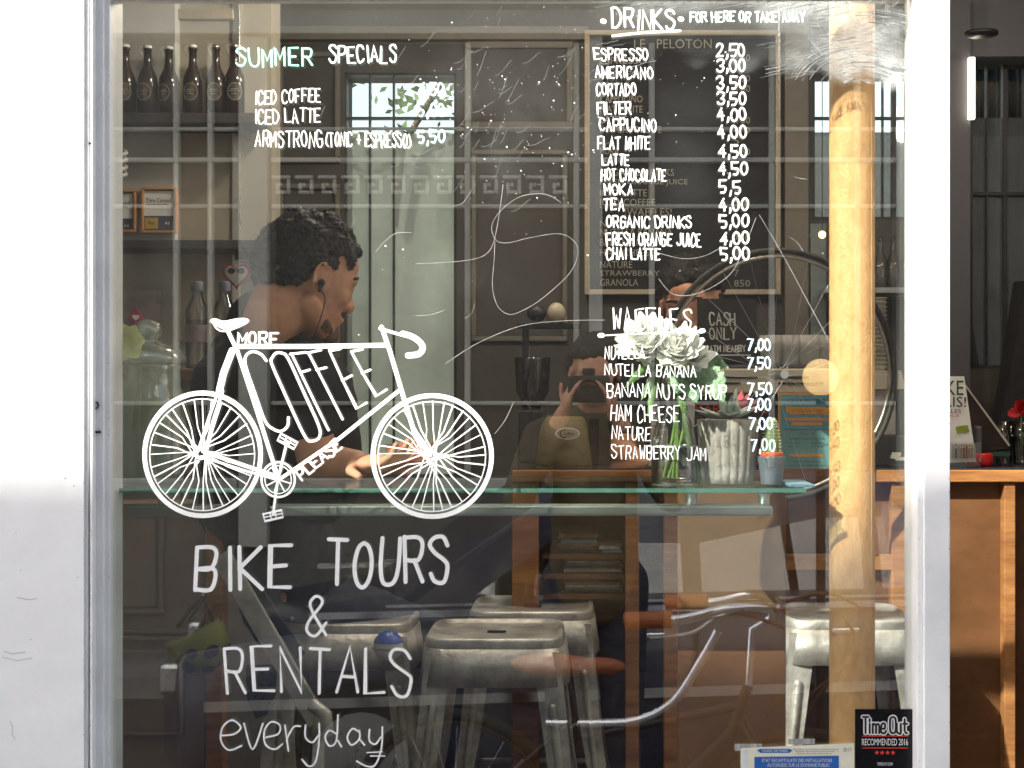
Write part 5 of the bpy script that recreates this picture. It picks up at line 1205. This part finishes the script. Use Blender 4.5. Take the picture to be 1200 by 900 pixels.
# ---------------------------------------------------------------- people
def frame(f, pitch=0, roll=0):
    f = Vector(f).normalized(); r = f.cross(Vector((0, 0, 1))).normalized(); u = r.cross(f)
    Rm = Matrix.Rotation(-pitch, 3, r); f = Rm @ f; u = Rm @ u
    Rr = Matrix.Rotation(roll, 3, f); r = Rr @ r; u = Rr @ u
    return f, r, u
def head_vol(t, C, F, sc=1.):
    f, r, u = F; M = Matrix((f, r, u)).transposed()
    def E(a, b_, c, rad, s=(1, 1, 1)): t.ball(C+(f*a+r*b_+u*c)*sc, rad*sc, 20, 14, s, M)
    E(-.012, 0, .015, .092, (1.03, .84, 1.0)); E(.028, 0, -.005, .078, (.92, .86, 1.05)); E(.035, 0, -.055, .062, (.85, .92, 1.0))
    E(.050, 0, -.098, .036, (1.0, 1.05, .8)); E(.068, 0, -.108, .020, (1, 1.2, .9))                       # jaw, chin
    t.cone(C+(f*.000+r*.052-u*.07)*sc, C+(f*.058+r*.022-u*.105)*sc, .022*sc, .020*sc, 12); t.cone(C+(f*.0-r*.052-u*.07)*sc, C+(f*.058-r*.022-u*.105)*sc, .022*sc, .020*sc, 12)
    t.cone(C+(f*.088+u*-.012)*sc, C+(f*.104-u*.040)*sc, .009*sc, .013*sc, 12)                                 # nose
    for s_ in (1, -1):
        E(.098, s_*.012, -.045, .009); E(.060, s_*.040, -.035, .028, (.8, .9, .8)); E(.083, s_*.030, .004, .016, (.6, 1.5, .5))  # nostril, cheek, brow
        E(-.002, s_*.081, -.022, .019, (.9, .28, 1.65))                                                     # ear
        a = [C+(f*(.004+.019*cos(w)*.95-.006)+r*s_*(.088-.004*cos(w))+u*(-.020+.031*sin(w)))*sc for w in [k*pi/8-.9 for k in range(13)]]
        t.tube(a, .0042*sc, 8)
    E(.090, 0, -.072, .012, (.7, 1.9, .55)); E(.086, 0, -.081, .012, (.7, 1.7, .6)); E(.078, 0, .03, .03, (.6, 1.4, 1))
def hair_vol(t, C, F, cond, n, r0, r1, sc=1., grow=1.0, seed=3):
    rnd = random.Random(seed); f, r, u = F
    for i in range(n):
        th = math.acos(rnd.uniform(-1, 1)); ph = rnd.uniform(0, 2*pi); a, b_, c = sin(th)*cos(ph), sin(th)*sin(ph), cos(th)
        p = (-.008+a*.100*grow, b_*.082*grow, .008+c*.100*grow)
        if cond(*p): t.ball(C+(f*p[0]+r*p[1]+u*p[2])*sc, rnd.uniform(r0, r1)*sc, 10, 7)
def hand_vol(t, wr_, dr, nrm, side=1, curl=.5, s=1.):
    dr = Vector(dr).normalized(); nrm = Vector(nrm); nrm = (nrm-dr*nrm.dot(dr)).normalized(); sd_ = dr.cross(nrm)*side; wr_ = Vector(wr_)
    M = Matrix((dr, sd_, nrm)).transposed(); t.ball(wr_+dr*.045*s, .042*s, 16, 10, (1.1, .95, .42), M)
    for i, (o_, ln, r_) in enumerate(((-.030, .062, .0075), (-.010, .074, .0085), (.011, .080, .0088), (.031, .070, .0085))):
        p = wr_+dr*.078*s+sd_*o_*s; d_ = dr.copy(); seg_ = ln*s/2.6
        for j_ in range(3):
            ax = sd_; d_ = (Matrix.Rotation(curl*(.35+.3*j_)*side, 3, ax) @ d_).normalized(); q = p+d_*seg_*(1.1-.12*j_); t.cone(p, q, (r_-.0007*j_)*s, (r_-.0007*(j_+1))*s, 10); p = q
    p = wr_+dr*.025*s+sd_*.030*s; q = p+(dr*.6+sd_*.8-nrm*.3).normalized()*.038*s; t.cone(p, q, .0115*s, .0095*s, 10); t.cone(q, q+(dr*.95+sd_*.15-nrm*.3).normalized()*.032*s, .0095*s, .0080*s, 10)
# --- the man with the earphone
F = frame((cos(radians(33)), sin(radians(33)), 0), radians(17)); f, r, u = F
C = P(361, 318, 3.02)
man = thing('person', (X(345, 3.45), 3.45-CD, 0), 'dark haired man in a black T-shirt with an earphone, sitting in profile behind the window', 'person')
t = MB(); head_vol(t, C, F)
N0 = P(318, 402, 3.13)
t.cone(C+f*(-.035)-u*.07, C+f*(-.045)-u*.12+Vector((0, .01, 0)), .058, .058, 18); t.cone(C+f*-.045-u*.11, N0, .054, .05, 18); t.cone(C+f*.02-u*.085, N0+Vector((.05, 0, -.02)), .034, .042, 16)
rs, lsd = P(352, 432, 2.99), P(280, 420, 3.33); re, le = P(372, 545, 2.96), P(385, 545, 3.22); rw, lw_ = P(418, 543, 2.89), P(425, 547, 3.03)
hip = P(348, 702, 3.76); ub = P(300, 462, 3.18); mb2 = P(300, 585, 3.45)
def arms(t, g=0, full=True):
    for a, b_, c in ((rs, re, rw), (lsd, le, lw_)):
        t.cone(a, a.lerp(b_, .55), .055+g, .046+g, 16)
        if full: t.cone(a.lerp(b_, .5), b_, .046, .037, 16); t.cone(b_, b_.lerp(c, .35), .038, .040, 16); t.cone(b_.lerp(c, .35), c, .040, .026, 16)
arms(t); t.cone(N0, ub, .07, .11, 20); t.cone(ub, mb2, .12, .12, 20); t.cone(mb2, hip, .12, .13, 20); t.cone(rs, ub, .05, .1, 16); t.cone(lsd, ub, .05, .1, 16)
kn = [hip+f*.42+r*.10*s_-Vector((0, 0, .03)) for s_ in (1, -1)]; an = [p+Vector((-.03, -.02, -.40)) for p in kn]
for i, s_ in enumerate((1, -1)):
    t.cone(hip+r*.09*s_, kn[i], .085, .058, 16); t.cone(kn[i], an[i], .056, .036, 16); t.cone(an[i]-u*.02, an[i]+f*.14-Vector((0, 0, .05)), .036, .03, 14)
hand_vol(t, rw, (rw-re)+Vector((0, -.002, -.004)), (0, 0, 1), 1, .5); hand_vol(t, lw_, (.8, -.1, .02), (0, 0, 1), -1, .6)
blob(t, 'body', skin, man, .0042)
t = MB(); hair_vol(t, C, F, lambda a, b_, c: (c > .045-.25*max(0, a) or a < .02) and not (a > .060 and c < .062) and not (c < -.058+.35*max(0, a+.1)) and not (abs(b_) > .05 and a > -.026 and c < .004) , 1300, .008, .013, grow=.99)
hair_vol(t, C, F, lambda a, b_, c: c > .055 and a > -.07, 170, .011, .018, grow=1.05, seed=9)
blob(t, 'hair', hair_m, man, .0028, .0045, 130)
t = MB()
for s_ in (1, -1):
    for i in range(16):
        q = .45+.55*i/15; t.ball(C+f*(.022+.048*q)+r*s_*(.056-.036*q)+u*(-.078-.036*q), .0165-.002*q, 10, 7)
    t.ball(C+f*.096+r*.011*s_-u*.060, .008, 8, 6)
t.ball(C+f*.083-u*.105, .018, 10, 7); blob(t, 'beard', mat('stubble', (.17, .08, .05), .7, var=.3, scale=90, bump=.5), man, .004, .002, 110)
t = MB(); t.ball(C+f*.074+r*.034-u*.008, .0105, 14, 10); t.ball(C+f*.074-r*.034-u*.008, .0105, 14, 10); t.build('eye', mat('eye_white', (.5, .46, .42), .2, bump=0), man)
t = MB(); [t.tube(crom([tuple(C+f*(.095-.004*0)+r*s_*.012+u*.010), tuple(C+f*.092+r*s_*.032+u*.016), tuple(C+f*.078+r*s_*.052+u*.008)], 4), .0032, 6) for s_ in (1, -1)]; t.build('eyebrow', hair_m, man)
t = MB(); g = .011; arms(t, g, False); t.cone(N0+(ub-N0)*.05, ub, .076, .122, 22); t.cone(ub, mb2, .133, .133, 22); t.cone(mb2, hip+Vector((0, 0, .02)), .133, .140, 22); t.cone(rs, ub, .064, .114, 18); t.cone(lsd, ub, .064, .114, 18); t.cone(rs, N0, .060, .074, 18); t.cone(lsd, N0, .060, .074, 18); t.cone(N0, N0+(C-N0)*.36+Vector((-.012, 0, 0)), .078, .066, 20)
t.cone(rs+Vector((.02, .03, -.05)), P(372, 560, 3.12), .085, .095, 18); t.ball(P(303, 379, 3.14), .067, 18, 12); t.ball(P(328, 398, 3.06), .068, 18, 12); t.ball(P(318, 396, 3.10), .066, 18, 12); t.ball(P(318, 404, 3.07), .07, 18, 12); t.ball(P(300, 402, 3.2), .07, 18, 12); t.cone(P(306, 395, 3.13), ub, .068, .115, 18)
blob(t, 'black_tshirt', tshirt, man, .006, .006, 14)
t = MB(); t.cone(hip+Vector((0, 0, .03)), hip, .142, .142, 20)
for i, s_ in enumerate((1, -1)): t.cone(hip+r*.09*s_, kn[i], .096, .068, 18); t.cone(kn[i], an[i], .067, .050, 16)
blob(t, 'trousers', denim, man, .008, .005, 16)
ear = C-f*.002+r*.092-u*.030
t = MB(); t.ball(ear, .0075, 12, 8); t.cone(ear, ear-u*.016+r*.002, .005, .004, 8); t.build('earphone', black, man)
MB().tube(crom([tuple(ear-u*.014+r*.003), tuple(P(381, 350, 2.915)), tuple(P(376, 372, 2.90)), tuple(P(369, 392, 2.90)), tuple(P(362, 420, 2.92)), tuple(P(372, 470, 2.93))], 5), .0013, 6).build('earphone_wire', black, man)
tg = P(382, 372, 2.93)
# --- phone the man holds
tag(MB().add([P(452, 520, 2.90), P(492, 516, 2.90), P(500, 541, 2.83), P(458, 545, 2.83)]+[p+Vector((0, .004, -.008)) for p in (P(452, 520, 2.90), P(492, 516, 2.90), P(500, 541, 2.83), P(458, 545, 2.83))],
    [(0, 1, 2, 3), (7, 6, 5, 4), (0, 4, 5, 1), (1, 5, 6, 2), (2, 6, 7, 3), (3, 7, 4, 0)]).build('tan_notebook', mat('terracotta_cover', (.30, .095, .04), .6), None, .001), 'terracotta covered notebook under the seated man\'s hands', 'notebook')
# --- the barista
F = frame((-.25, -1, 0), radians(14), radians(6)); f, r, u = F; C = P(808, 349, 4.42)
ba = thing('person', (X(812, 4.55), 4.55-CD, 0), 'dark haired barista in black, face half hidden behind the counter and the cash sign', 'person')
t = MB(); head_vol(t, C, F); Nb = P(812, 402, 4.52); t.cone(C-u*.07-f*.02, Nb, .056, .062, 18)
sh2 = [P(812+s_*66, 425, 4.52) for s_ in (1, -1)]; el = [P(812+s_*82, 530, 4.45) for s_ in (1, -1)]; wr2 = [P(812+s_*50, 552, 4.28) for s_ in (1, -1)]
for i in (0, 1):
    t.cone(sh2[i], el[i], .052, .040, 16); t.cone(el[i], wr2[i], .040, .027, 16); t.cone(Nb, sh2[i], .06, .05, 16); hand_vol(t, wr2[i], (.1*(1-2*i)*-1, -1, -.05), (0, 0, 1), 1-2*i, .5)
ch, hp = P(812, 480, 4.54), P(812, 620, 4.55)
t.cone(Nb, ch, .07, .13, 20); t.cone(ch, hp, .13, .13, 20)
for s_ in (1, -1): t.cone(hp+Vector((.08*s_, 0, 0)), Vector((hp.x+.09*s_, hp.y, .48)), .085, .055, 16); t.cone(Vector((hp.x+.09*s_, hp.y, .48)), Vector((hp.x+.09*s_, hp.y, .06)), .055, .038, 14); t.cone(Vector((hp.x+.09*s_, hp.y, .04)), Vector((hp.x+.09*s_, hp.y-.12, .03)), .036, .03, 12)
blob(t, 'body', skin, ba, .005)
t = MB(); hair_vol(t, C, F, lambda a, b_, c: (c > .035 and not (a > .06 and c < .055)) or a < -.01, 420, .016, .026, seed=5); blob(t, 'hair', hair_m, ba, .0045, .006, 60)
t = MB(); t.cone(Nb, ch, .078, .142, 20); t.cone(ch, hp, .142, .145, 20)
for i in (0, 1): t.cone(Nb, sh2[i], .066, .062, 16); t.cone(sh2[i], el[i].lerp(sh2[i], .3), .062, .055, 16)
blob(t, 'black_tshirt', tshirt, ba, .007, .005, 14)
t = MB()
for s_ in (1, -1): t.cone(hp+Vector((.08*s_, 0, 0)), Vector((hp.x+.09*s_, hp.y, .48)), .098, .07, 16); t.cone(Vector((hp.x+.09*s_, hp.y, .48)), Vector((hp.x+.09*s_, hp.y, .1)), .07, .055, 14)
blob(t, 'trousers', denim, ba, .008)
t = MB(); [t.ball(C+f*.0765+r*.033*s_-u*.006, .0105, 14, 10) for s_ in (1, -1)]; t.build('eye', mat('eye_white', (.5, .46, .42), .2, bump=0), ba)
t = MB(); [t.ball(C+f*.0835+r*.033*s_-u*.008, .0055, 10, 7) for s_ in (1, -1)]; t.build('iris', black, ba)
t = MB(); [t.tube([C+f*.096+r*.014*s_+u*.009, C+f*.094+r*.034*s_+u*.014, C+f*.080+r*.052*s_+u*.008], .0034, 6) for s_ in (1, -1)]; t.build('eyebrow', hair_m, ba)
# --- the photographer, standing in the street, seen mirrored in the pane
ph = thing('person', (.02, -2.85, -.35), 'photographer in an olive jacket holding up a black camera, mirrored in the pane', 'person')
F = frame((0, 1, 0), radians(8)); f, r, u = F; C = Vector((.02, -2.72, 1.37))
jk_ = mat('olive_jacket', (.10, .075, .045), .8, var=.15, scale=12)
t = MB(); head_vol(t, C, F); Np = Vector((.02, -2.80, 1.20)); t.cone(C-u*.07-f*.02, Np, .055, .06, 18); chp, hpp = Vector((.02, -2.82, 1.02)), Vector((.02, -2.84, .62))
shs = [Vector((.02+.19*s_, -2.81, 1.13)) for s_ in (1, -1)]; els = [Vector((.02+.26*s_, -2.70, .93)) for s_ in (1, -1)]; wrs = [Vector((.085*s_, -2.60, 1.22)) for s_ in (1, -1)]
t.cone(Np, chp, .07, .13, 20); t.cone(chp, hpp, .13, .14, 20)
for i, s_ in enumerate((1, -1)):
    t.cone(Np, shs[i], .06, .055, 16); t.cone(shs[i], els[i], .052, .042, 16); t.cone(els[i], wrs[i], .040, .027, 16); hand_vol(t, wrs[i], (-.25*s_, .25, .8), (-s_, -.2, 0), s_, .7)
    t.cone(hpp+Vector((.09*s_, 0, 0)), Vector((.02+.10*s_, -2.84, .12)), .09, .058, 16); t.cone(Vector((.02+.10*s_, -2.84, .12)), Vector((.02+.1*s_, -2.86, -.28)), .056, .038, 14); t.cone(Vector((.02+.1*s_, -2.86, -.31)), Vector((.02+.12*s_, -2.72, -.325)), .036, .028, 12)
blob(t, 'body', skin, ph, .006)
t = MB(); hair_vol(t, C, F, lambda a, b_, c: (c > .035 and not (a > .06 and c < .055)) or a < -.01, 380, .016, .024, seed=8); blob(t, 'hair', hair_m, ph, .006, .005, 50)
t = MB(); t.cone(Np-Vector((0, 0, .02)), chp, .078, .15, 20); t.cone(chp, hpp, .15, .16, 20)
for i in (0, 1): t.cone(Np, shs[i], .066, .066, 16); t.cone(shs[i], els[i], .066, .056, 16); t.cone(els[i], els[i].lerp(wrs[i], .75), .055, .042, 16)
blob(t, 'jacket', jk_, ph, .008, .006, 12)
t = MB()
for s_ in (1, -1): t.cone(hpp+Vector((.09*s_, 0, 0)), Vector((.02+.10*s_, -2.84, .12)), .102, .072, 16); t.cone(Vector((.02+.10*s_, -2.84, .12)), Vector((.02+.1*s_, -2.86, -.26)), .07, .055, 14)
blob(t, 'trousers', denim, ph, .009)
pc = thing('hand_camera', (0, -2.57, 1.25), 'black camera held in front of the photographer\'s face', 'camera')
MB().box(-.07, .07, -2.60, -2.555, 1.255, 1.345).build('camera_body', black, pc, .008); MB().box(-.022, .022, -2.60, -2.56, 1.346, 1.37).build('viewfinder', black, pc, .006)
t = MB()
for i in range(28): a = 2*pi*i/28; t.v += [Vector((.036*cos(a), -2.554, 1.30+.036*sin(a))), Vector((.036*cos(a), -2.51, 1.30+.036*sin(a))), Vector((.030*cos(a), -2.51, 1.30+.030*sin(a))), Vector((.026*cos(a), -2.55, 1.30+.026*sin(a)))]
for i in range(28):
    for q in range(3): t.f.append([i*4+q, ((i+1) % 28)*4+q, ((i+1) % 28)*4+q+1, i*4+q+1]); t.sm.append(True)
t.build('lens_barrel', black, pc)
# ---------------------------------------------------------------- across the street
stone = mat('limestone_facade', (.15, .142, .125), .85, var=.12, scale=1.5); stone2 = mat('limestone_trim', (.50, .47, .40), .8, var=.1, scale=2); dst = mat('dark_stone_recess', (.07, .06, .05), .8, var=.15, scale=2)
fb = thing('stone_building', (0, -7.3, -.35), 'limestone building with a key-pattern frieze across the street, mirrored in the pane', 'building')
FY = -7.0; DV = 9.5
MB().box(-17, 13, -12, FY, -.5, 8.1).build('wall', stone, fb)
def rb(nm, m, px0, px1, py0, py1, th): # proud by th
    a, c = R(px0, py0, DV), R(px1, py1, DV); return MB().box(a.x, c.x, FY+.001, FY+th, c.z, a.z).build(nm, m, fb, .01)
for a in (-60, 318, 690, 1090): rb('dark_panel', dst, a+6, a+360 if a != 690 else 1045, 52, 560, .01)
for a, b_ in ((283, 317), (690, 706), (1050, 1090), (-90, -62), (1400, 1440)): rb('pilaster', stone2, a, b_, 22, 640, .10)
rb('cornice', stone2, -300, 1600, 8, 46, .16); rb('cornice', stone2, -300, 1600, -4, 6, .26); rb('cornice', stone2, -300, 1600, -90, -70, .3)
for y, h, th in ((186, 6, .07), (150, 5, .05), (240, 5, .05), (560, 14, .1), (470, 5, .05)):
    for a, b_ in ((-60, 282), (319, 689), (707, 1049), (1092, 1398)): rb('moulding', stone2, a, b_, y, y+h, th)
for a in (205, 245, 545, 672, 760, 900, 1000): rb('panel_moulding', stone2, a, a+7, 52, 555, .06)
def key(px, py, s_):
    q = [(0, 0, 5, 1), (4, 1, 5, 5), (1, 4, 4, 5), (1, 2, 2, 4), (2, 2, 3, 3)]
    for a, b_, c, d_ in q: rb('key_fret', stone2, px+a*s_, px+c*s_, py+b_*s_, py+d_*s_, .04)
for i in range(14): key(292+i*27, 206, 4.4)
for i in range(-6, 8):
    x = i*2.1-.4
    t = MB().box(x-.55, x+.55, FY-.02, FY+.03, 4.4, 6.4); w_ = t.build('window', mat('facade_window_frame', (.5, .5, .48), .5), fb)
    for s_ in (-1, 1): MB().box(x+s_*.26-.22, x+s_*.26+.22, FY+.032, FY+.04, 4.5, 6.3).build('pane', mat('dark_facade_glass', (.04, .05, .06), .1, bump=0), w_)
# parked car
car = thing('parked_car', (0, 0, 0), 'dark blue parked car with a bright waistline strip, mirrored low in the pane', 'car')
cp = mat('navy_car_paint', (.035, .04, .065), .15, var=.1, scale=3, bump=0, spec=.7); cg = glassmat('car_glass', (.35, .42, .42), .18); tyre = mat('black_rubber', (.02, .02, .02), .8)
def loft(secs, nm, m, par, sm_=True):
    n_ = len(secs[0]); t = MB(); vs = [v for s2 in secs for v in s2]
    t.add(vs, [(i*n_+k, i*n_+(k+1) % n_, (i+1)*n_+(k+1) % n_, (i+1)*n_+k) for i in range(len(secs)-1) for k in range(n_)]+[tuple(reversed(range(n_))), tuple(range((len(secs)-1)*n_, len(secs)*n_))], sm_)
    o = t.build(nm, m, par); md = o.modifiers.new('b', 'BEVEL'); md.width = .02; md.segments = 2; md.limit_method = 'ANGLE'; return o
def csec(x, w, z0, z1): return [(x, -w, z0+.1), (x, -w*.96, z0), (x, w*.96, z0), (x, w, z0+.1), (x, w*1.0, (z0+z1)/2), (x, w*.94, z1), (x, -w*.94, z1), (x, -w*1.0, (z0+z1)/2)]
loft([csec(x, w, z0, z1) for x, w, z0, z1 in ((-2.08, .62, .3, .62), (-2.0, .76, .2, .72), (-1.3, .84, .18, .84), (-.7, .86, .18, .88), (.9, .86, .18, .90), (1.6, .84, .18, .90), (2.0, .76, .22, .84), (2.08, .66, .32, .74))], 'body', cp, car)
loft([[(x, -w*.86, .87), (x, w*.86, .87), (x, w*.72, z1), (x, -w*.72, z1)] for x, w, z1 in ((-1.15, .9, .90), (-.45, .9, 1.38), (.1, .9, 1.45), (.9, .9, 1.42), (1.75, .86, .93))], 'roof', cp, car, False)
for a, b_ in ((-.85, .02), (.10, .80), (.88, 1.35)):
    z1a = 1.30 if a > -.5 else .98; z1b = 1.34 if b_ < 1 else 1.12
    q = [(a, .93), (b_, .93), (b_, z1b), (a+.15 if a < -.5 else a, z1a)]
    if a < -.5: q = [(a, .93), (b_, .93), (b_, 1.34), (a+.52, 1.27)]
    for s_ in (-1, 1): MB().add([(x, s_*(.785-(z-.87)*.26), z) for x, z in q], [(0, 1, 2, 3)]).build('side_window', cg, car)
for s_ in (-1, 1):
    MB().box(-1.5, 1.75, s_*.862-.01, s_*.862+.016, .868, .895).build('chrome_strip', chrome, car)
    for x in (-.72, .06, .84): MB().box(x-.004, x+.004, s_*.86-.004, s_*.86+.003, .3, .86).build('door_gap', black, car)
    for x in (-1.3, 1.3):
        w_ = MB().tube([(x, s_*.66, .31), (x, s_*.87, .31)], .31, 28).build('tyre', tyre, car); MB().tube([(x, s_*.82, .31), (x, s_*.878, .31)], .19, 20).build('rim', steel, car)
    MB().box(-2.09, -2.0, s_*.55-.14, s_*.55+.14, .55, .68).build('headlight', steel, car, .02)
    MB().box(-.62, -.5, s_*.98-.09, s_*.98+.05, .92, 1.04).build('wing_mirror', cp, car, .03)
for s_ in (-1, 1):
    MB().box(-1.9, 1.9, s_*.872-.008, s_*.872+.008, .52, .56).build('side_moulding', chrome, car)
    for x in (-.1, .72): MB().box(x-.1, x+.02, s_*.87-.01, s_*.87+.018, .76, .785).build('door_handle', chrome, car, .006)
    MB().box(-1.2, 1.45, s_*.83-.008, s_*.83+.012, .903, .915).build('window_trim', chrome, car)
for x in (-.25, .62):
    MB().box(x-.08, x+.08, -.55, .55, .5, 1.05).build('seat_back', mat('beige_car_seat', (.35, .31, .24), .8), car, .04)
car.location = (.25, -4.55, -.47); car.rotation_euler = (0, 0, radians(-9)); ORG[car.name] = Vector(car.location)
# parked city bicycle just outside the window
bk = thing('city_bicycle', (0, 0, 0), 'city bicycle with brown grips and swept silver handlebar, mirrored in the pane', 'bicycle')
alu = mat('polished_alloy', (.75, .76, .8), .15, metal=1, var=.03, bump=0); leath = mat('brown_leather', (.34, .10, .04), .5, var=.2, scale=20); fp = mat('bicycle_black_paint', (.03, .025, .03), .3, bump=0)
for x in (-.52, .52):
    w_ = MB(); w_.tube([(x+.33*cos(a), 0, .34+.33*sin(a)) for a in [2*pi*i/48 for i in range(48)]], .018, 10, True); o = w_.build('wheel', tyre, bk)
    MB().tube([(x+.305*cos(a), 0, .34+.305*sin(a)) for a in [2*pi*i/48 for i in range(48)]], .009, 8, True).build('rim', fp, o)
    t = MB(); [t.tube([(x, .02*(-1)**i, .34), (x+.3*cos(i*pi/12), 0, .34+.3*sin(i*pi/12))], .0012, 4) for i in range(24)]; t.build('spokes', alu, o)
t = MB()
for a, b_, r_ in (((.36, 0, .80), (.30, 0, .62), .016), ((.31, 0, .66), (-.05, 0, .30), .016), ((-.05, 0, .30), (-.18, 0, .78), .014), ((.34, 0, .74), (-.14, 0, .62), .014), ((-.05, .02, .30), (-.52, .05, .34), .009), ((-.05, -.02, .30), (-.52, -.05, .34), .009), ((-.15, .02, .68), (-.52, .05, .34), .008), ((-.15, -.02, .68), (-.52, -.05, .34), .008), ((.34, .04, .70), (.52, .045, .34), .010), ((.34, -.04, .70), (.52, -.045, .34), .010)): t.tube([a, b_], r_, 10)
t.build('frame', fp, bk); MB().tube([(.36, 0, .78), (.37, 0, .96), (.42, 0, .99)], .012, 10).build('stem', alu, bk)
MB().tube(crom([(.10, -.30, 1.0), (.22, -.29, 1.01), (.34, -.24, 1.04), (.43, -.10, 1.03), (.43, 0, .99), (.43, .10, 1.03), (.34, .24, 1.04), (.22, .29, 1.01), (.10, .30, 1.0)], 5), .014, 10).build('handlebar', alu, bk)
for s_ in (-1, 1):
    MB().tube([(.06, .302*s_, 1.0), (.19, .292*s_, 1.008)], .024, 12).build('grip', leath, bk)
    MB().tube(crom([(.30, .26*s_, 1.01), (.24, .27*s_, .97), (.13, .29*s_, .955)], 4), .006, 8).build('brake_lever', alu, bk)
t = MB(); t.ball((-.22, 0, .83), .1, 18, 10, (1.35, .75, .35)); t.ball((-.08, 0, .835), .05, 14, 8, (1.6, .5, .5)); t.build('saddle', leath, bk)
MB().tube([(-.05, -.09, .30), (-.05, .09, .30)], .012, 8).tube([(-.05, .09, .30), (.08, .10, .18)], .009, 8).tube([(-.05, -.09, .30), (-.18, -.10, .42)], .009, 8).build('crank', alu, bk)
MB().tube([(.08, .09, .18), (.08, .18, .18)], .014, 8).tube([(-.18, -.09, .42), (-.18, -.18, .42)], .014, 8).build('pedal', black, bk)
for q in (((.42, .08, 1.02), (.62, .12, 1.03), (.66, .05, .9), (.50, .02, .74), (.46, .02, .6)), ((.42, -.08, 1.02), (.58, -.1, 1.06), (.70, -.04, .98), (.58, 0, .80), (.44, .0, .62)), ((.34, .2, 1.03), (.52, .22, .97), (.52, .1, .84), (.40, .02, .72))):
    MB().tube(crom(q, 6), .0055, 8).build('brake_cable', mat('brown_cable', (.09, .035, .02), .5), bk)
MB().tube(crom([(.27, 0, .95), (.22, 0, .86), (.14, 0, .74), (.03, 0, .68), (-.12, 0, .665), (-.24, 0, .66)], 5), .014, 10).build('curved_tube', alu, bk)
bk.location = (.10, -1.93, -.35); bk.rotation_euler = (radians(3), 0, radians(14)); ORG[bk.name] = Vector(bk.location)
# amber lamp on a short post, mirrored over the column
al = thing('amber_lamp', (R(962, 442, 6.2).x, R(962, 442, 6.2).y, -.35), 'round amber street lamp on a slim post, mirrored over the rusty column', 'lamp')
c = R(962, 442, 6.2); MB().ball(c, .075, 24, 14).build('globe', mat('lit_amber_street_globe', (1.0, .66, .28), .4, bump=0, emit=.5), al); MB().tube([(c.x, c.y, -.35), (c.x, c.y, c.z-.07)], .02, 12).build('post', black, al)
# unseen fill lamps, added just above the view to brighten the room
for i, (x, y) in enumerate(((-.5, 1.15), (.55, 1.0), (-.1, 1.55), (1.35, 1.3))):
    t = thing('fill_lamp', (x, y, 2.40), ['added warm globe fill lamp, out of view over the seated man', 'added warm globe fill lamp, out of view over the flowers', 'added warm globe fill lamp, out of view by the back wall', 'added warm globe fill lamp, out of view inside the doorway'][i], 'lamp', 'added fill lamps above the view')
    MB().ball((x, y, 2.46), .055, 16, 10).build('globe', mat('warm_fill_globe', (1.0, .78, .52), .4, bump=0, emit=5), t); MB().tube([(x, y, 2.515), (x, y, 2.568)], .008, 8).build('rod', black, t)
    ld = bpy.data.lights.new('room_fill_light', 'POINT'); ld.energy = 7; ld.color = (1, .88, .74); ld.shadow_soft_size = .045
    lo = bpy.data.objects.new('room_fill_light', ld); COL.objects.link(lo); lo.parent = t; lo.location = (0, 0, .0)

bpy.data.scenes.remove(TMP)
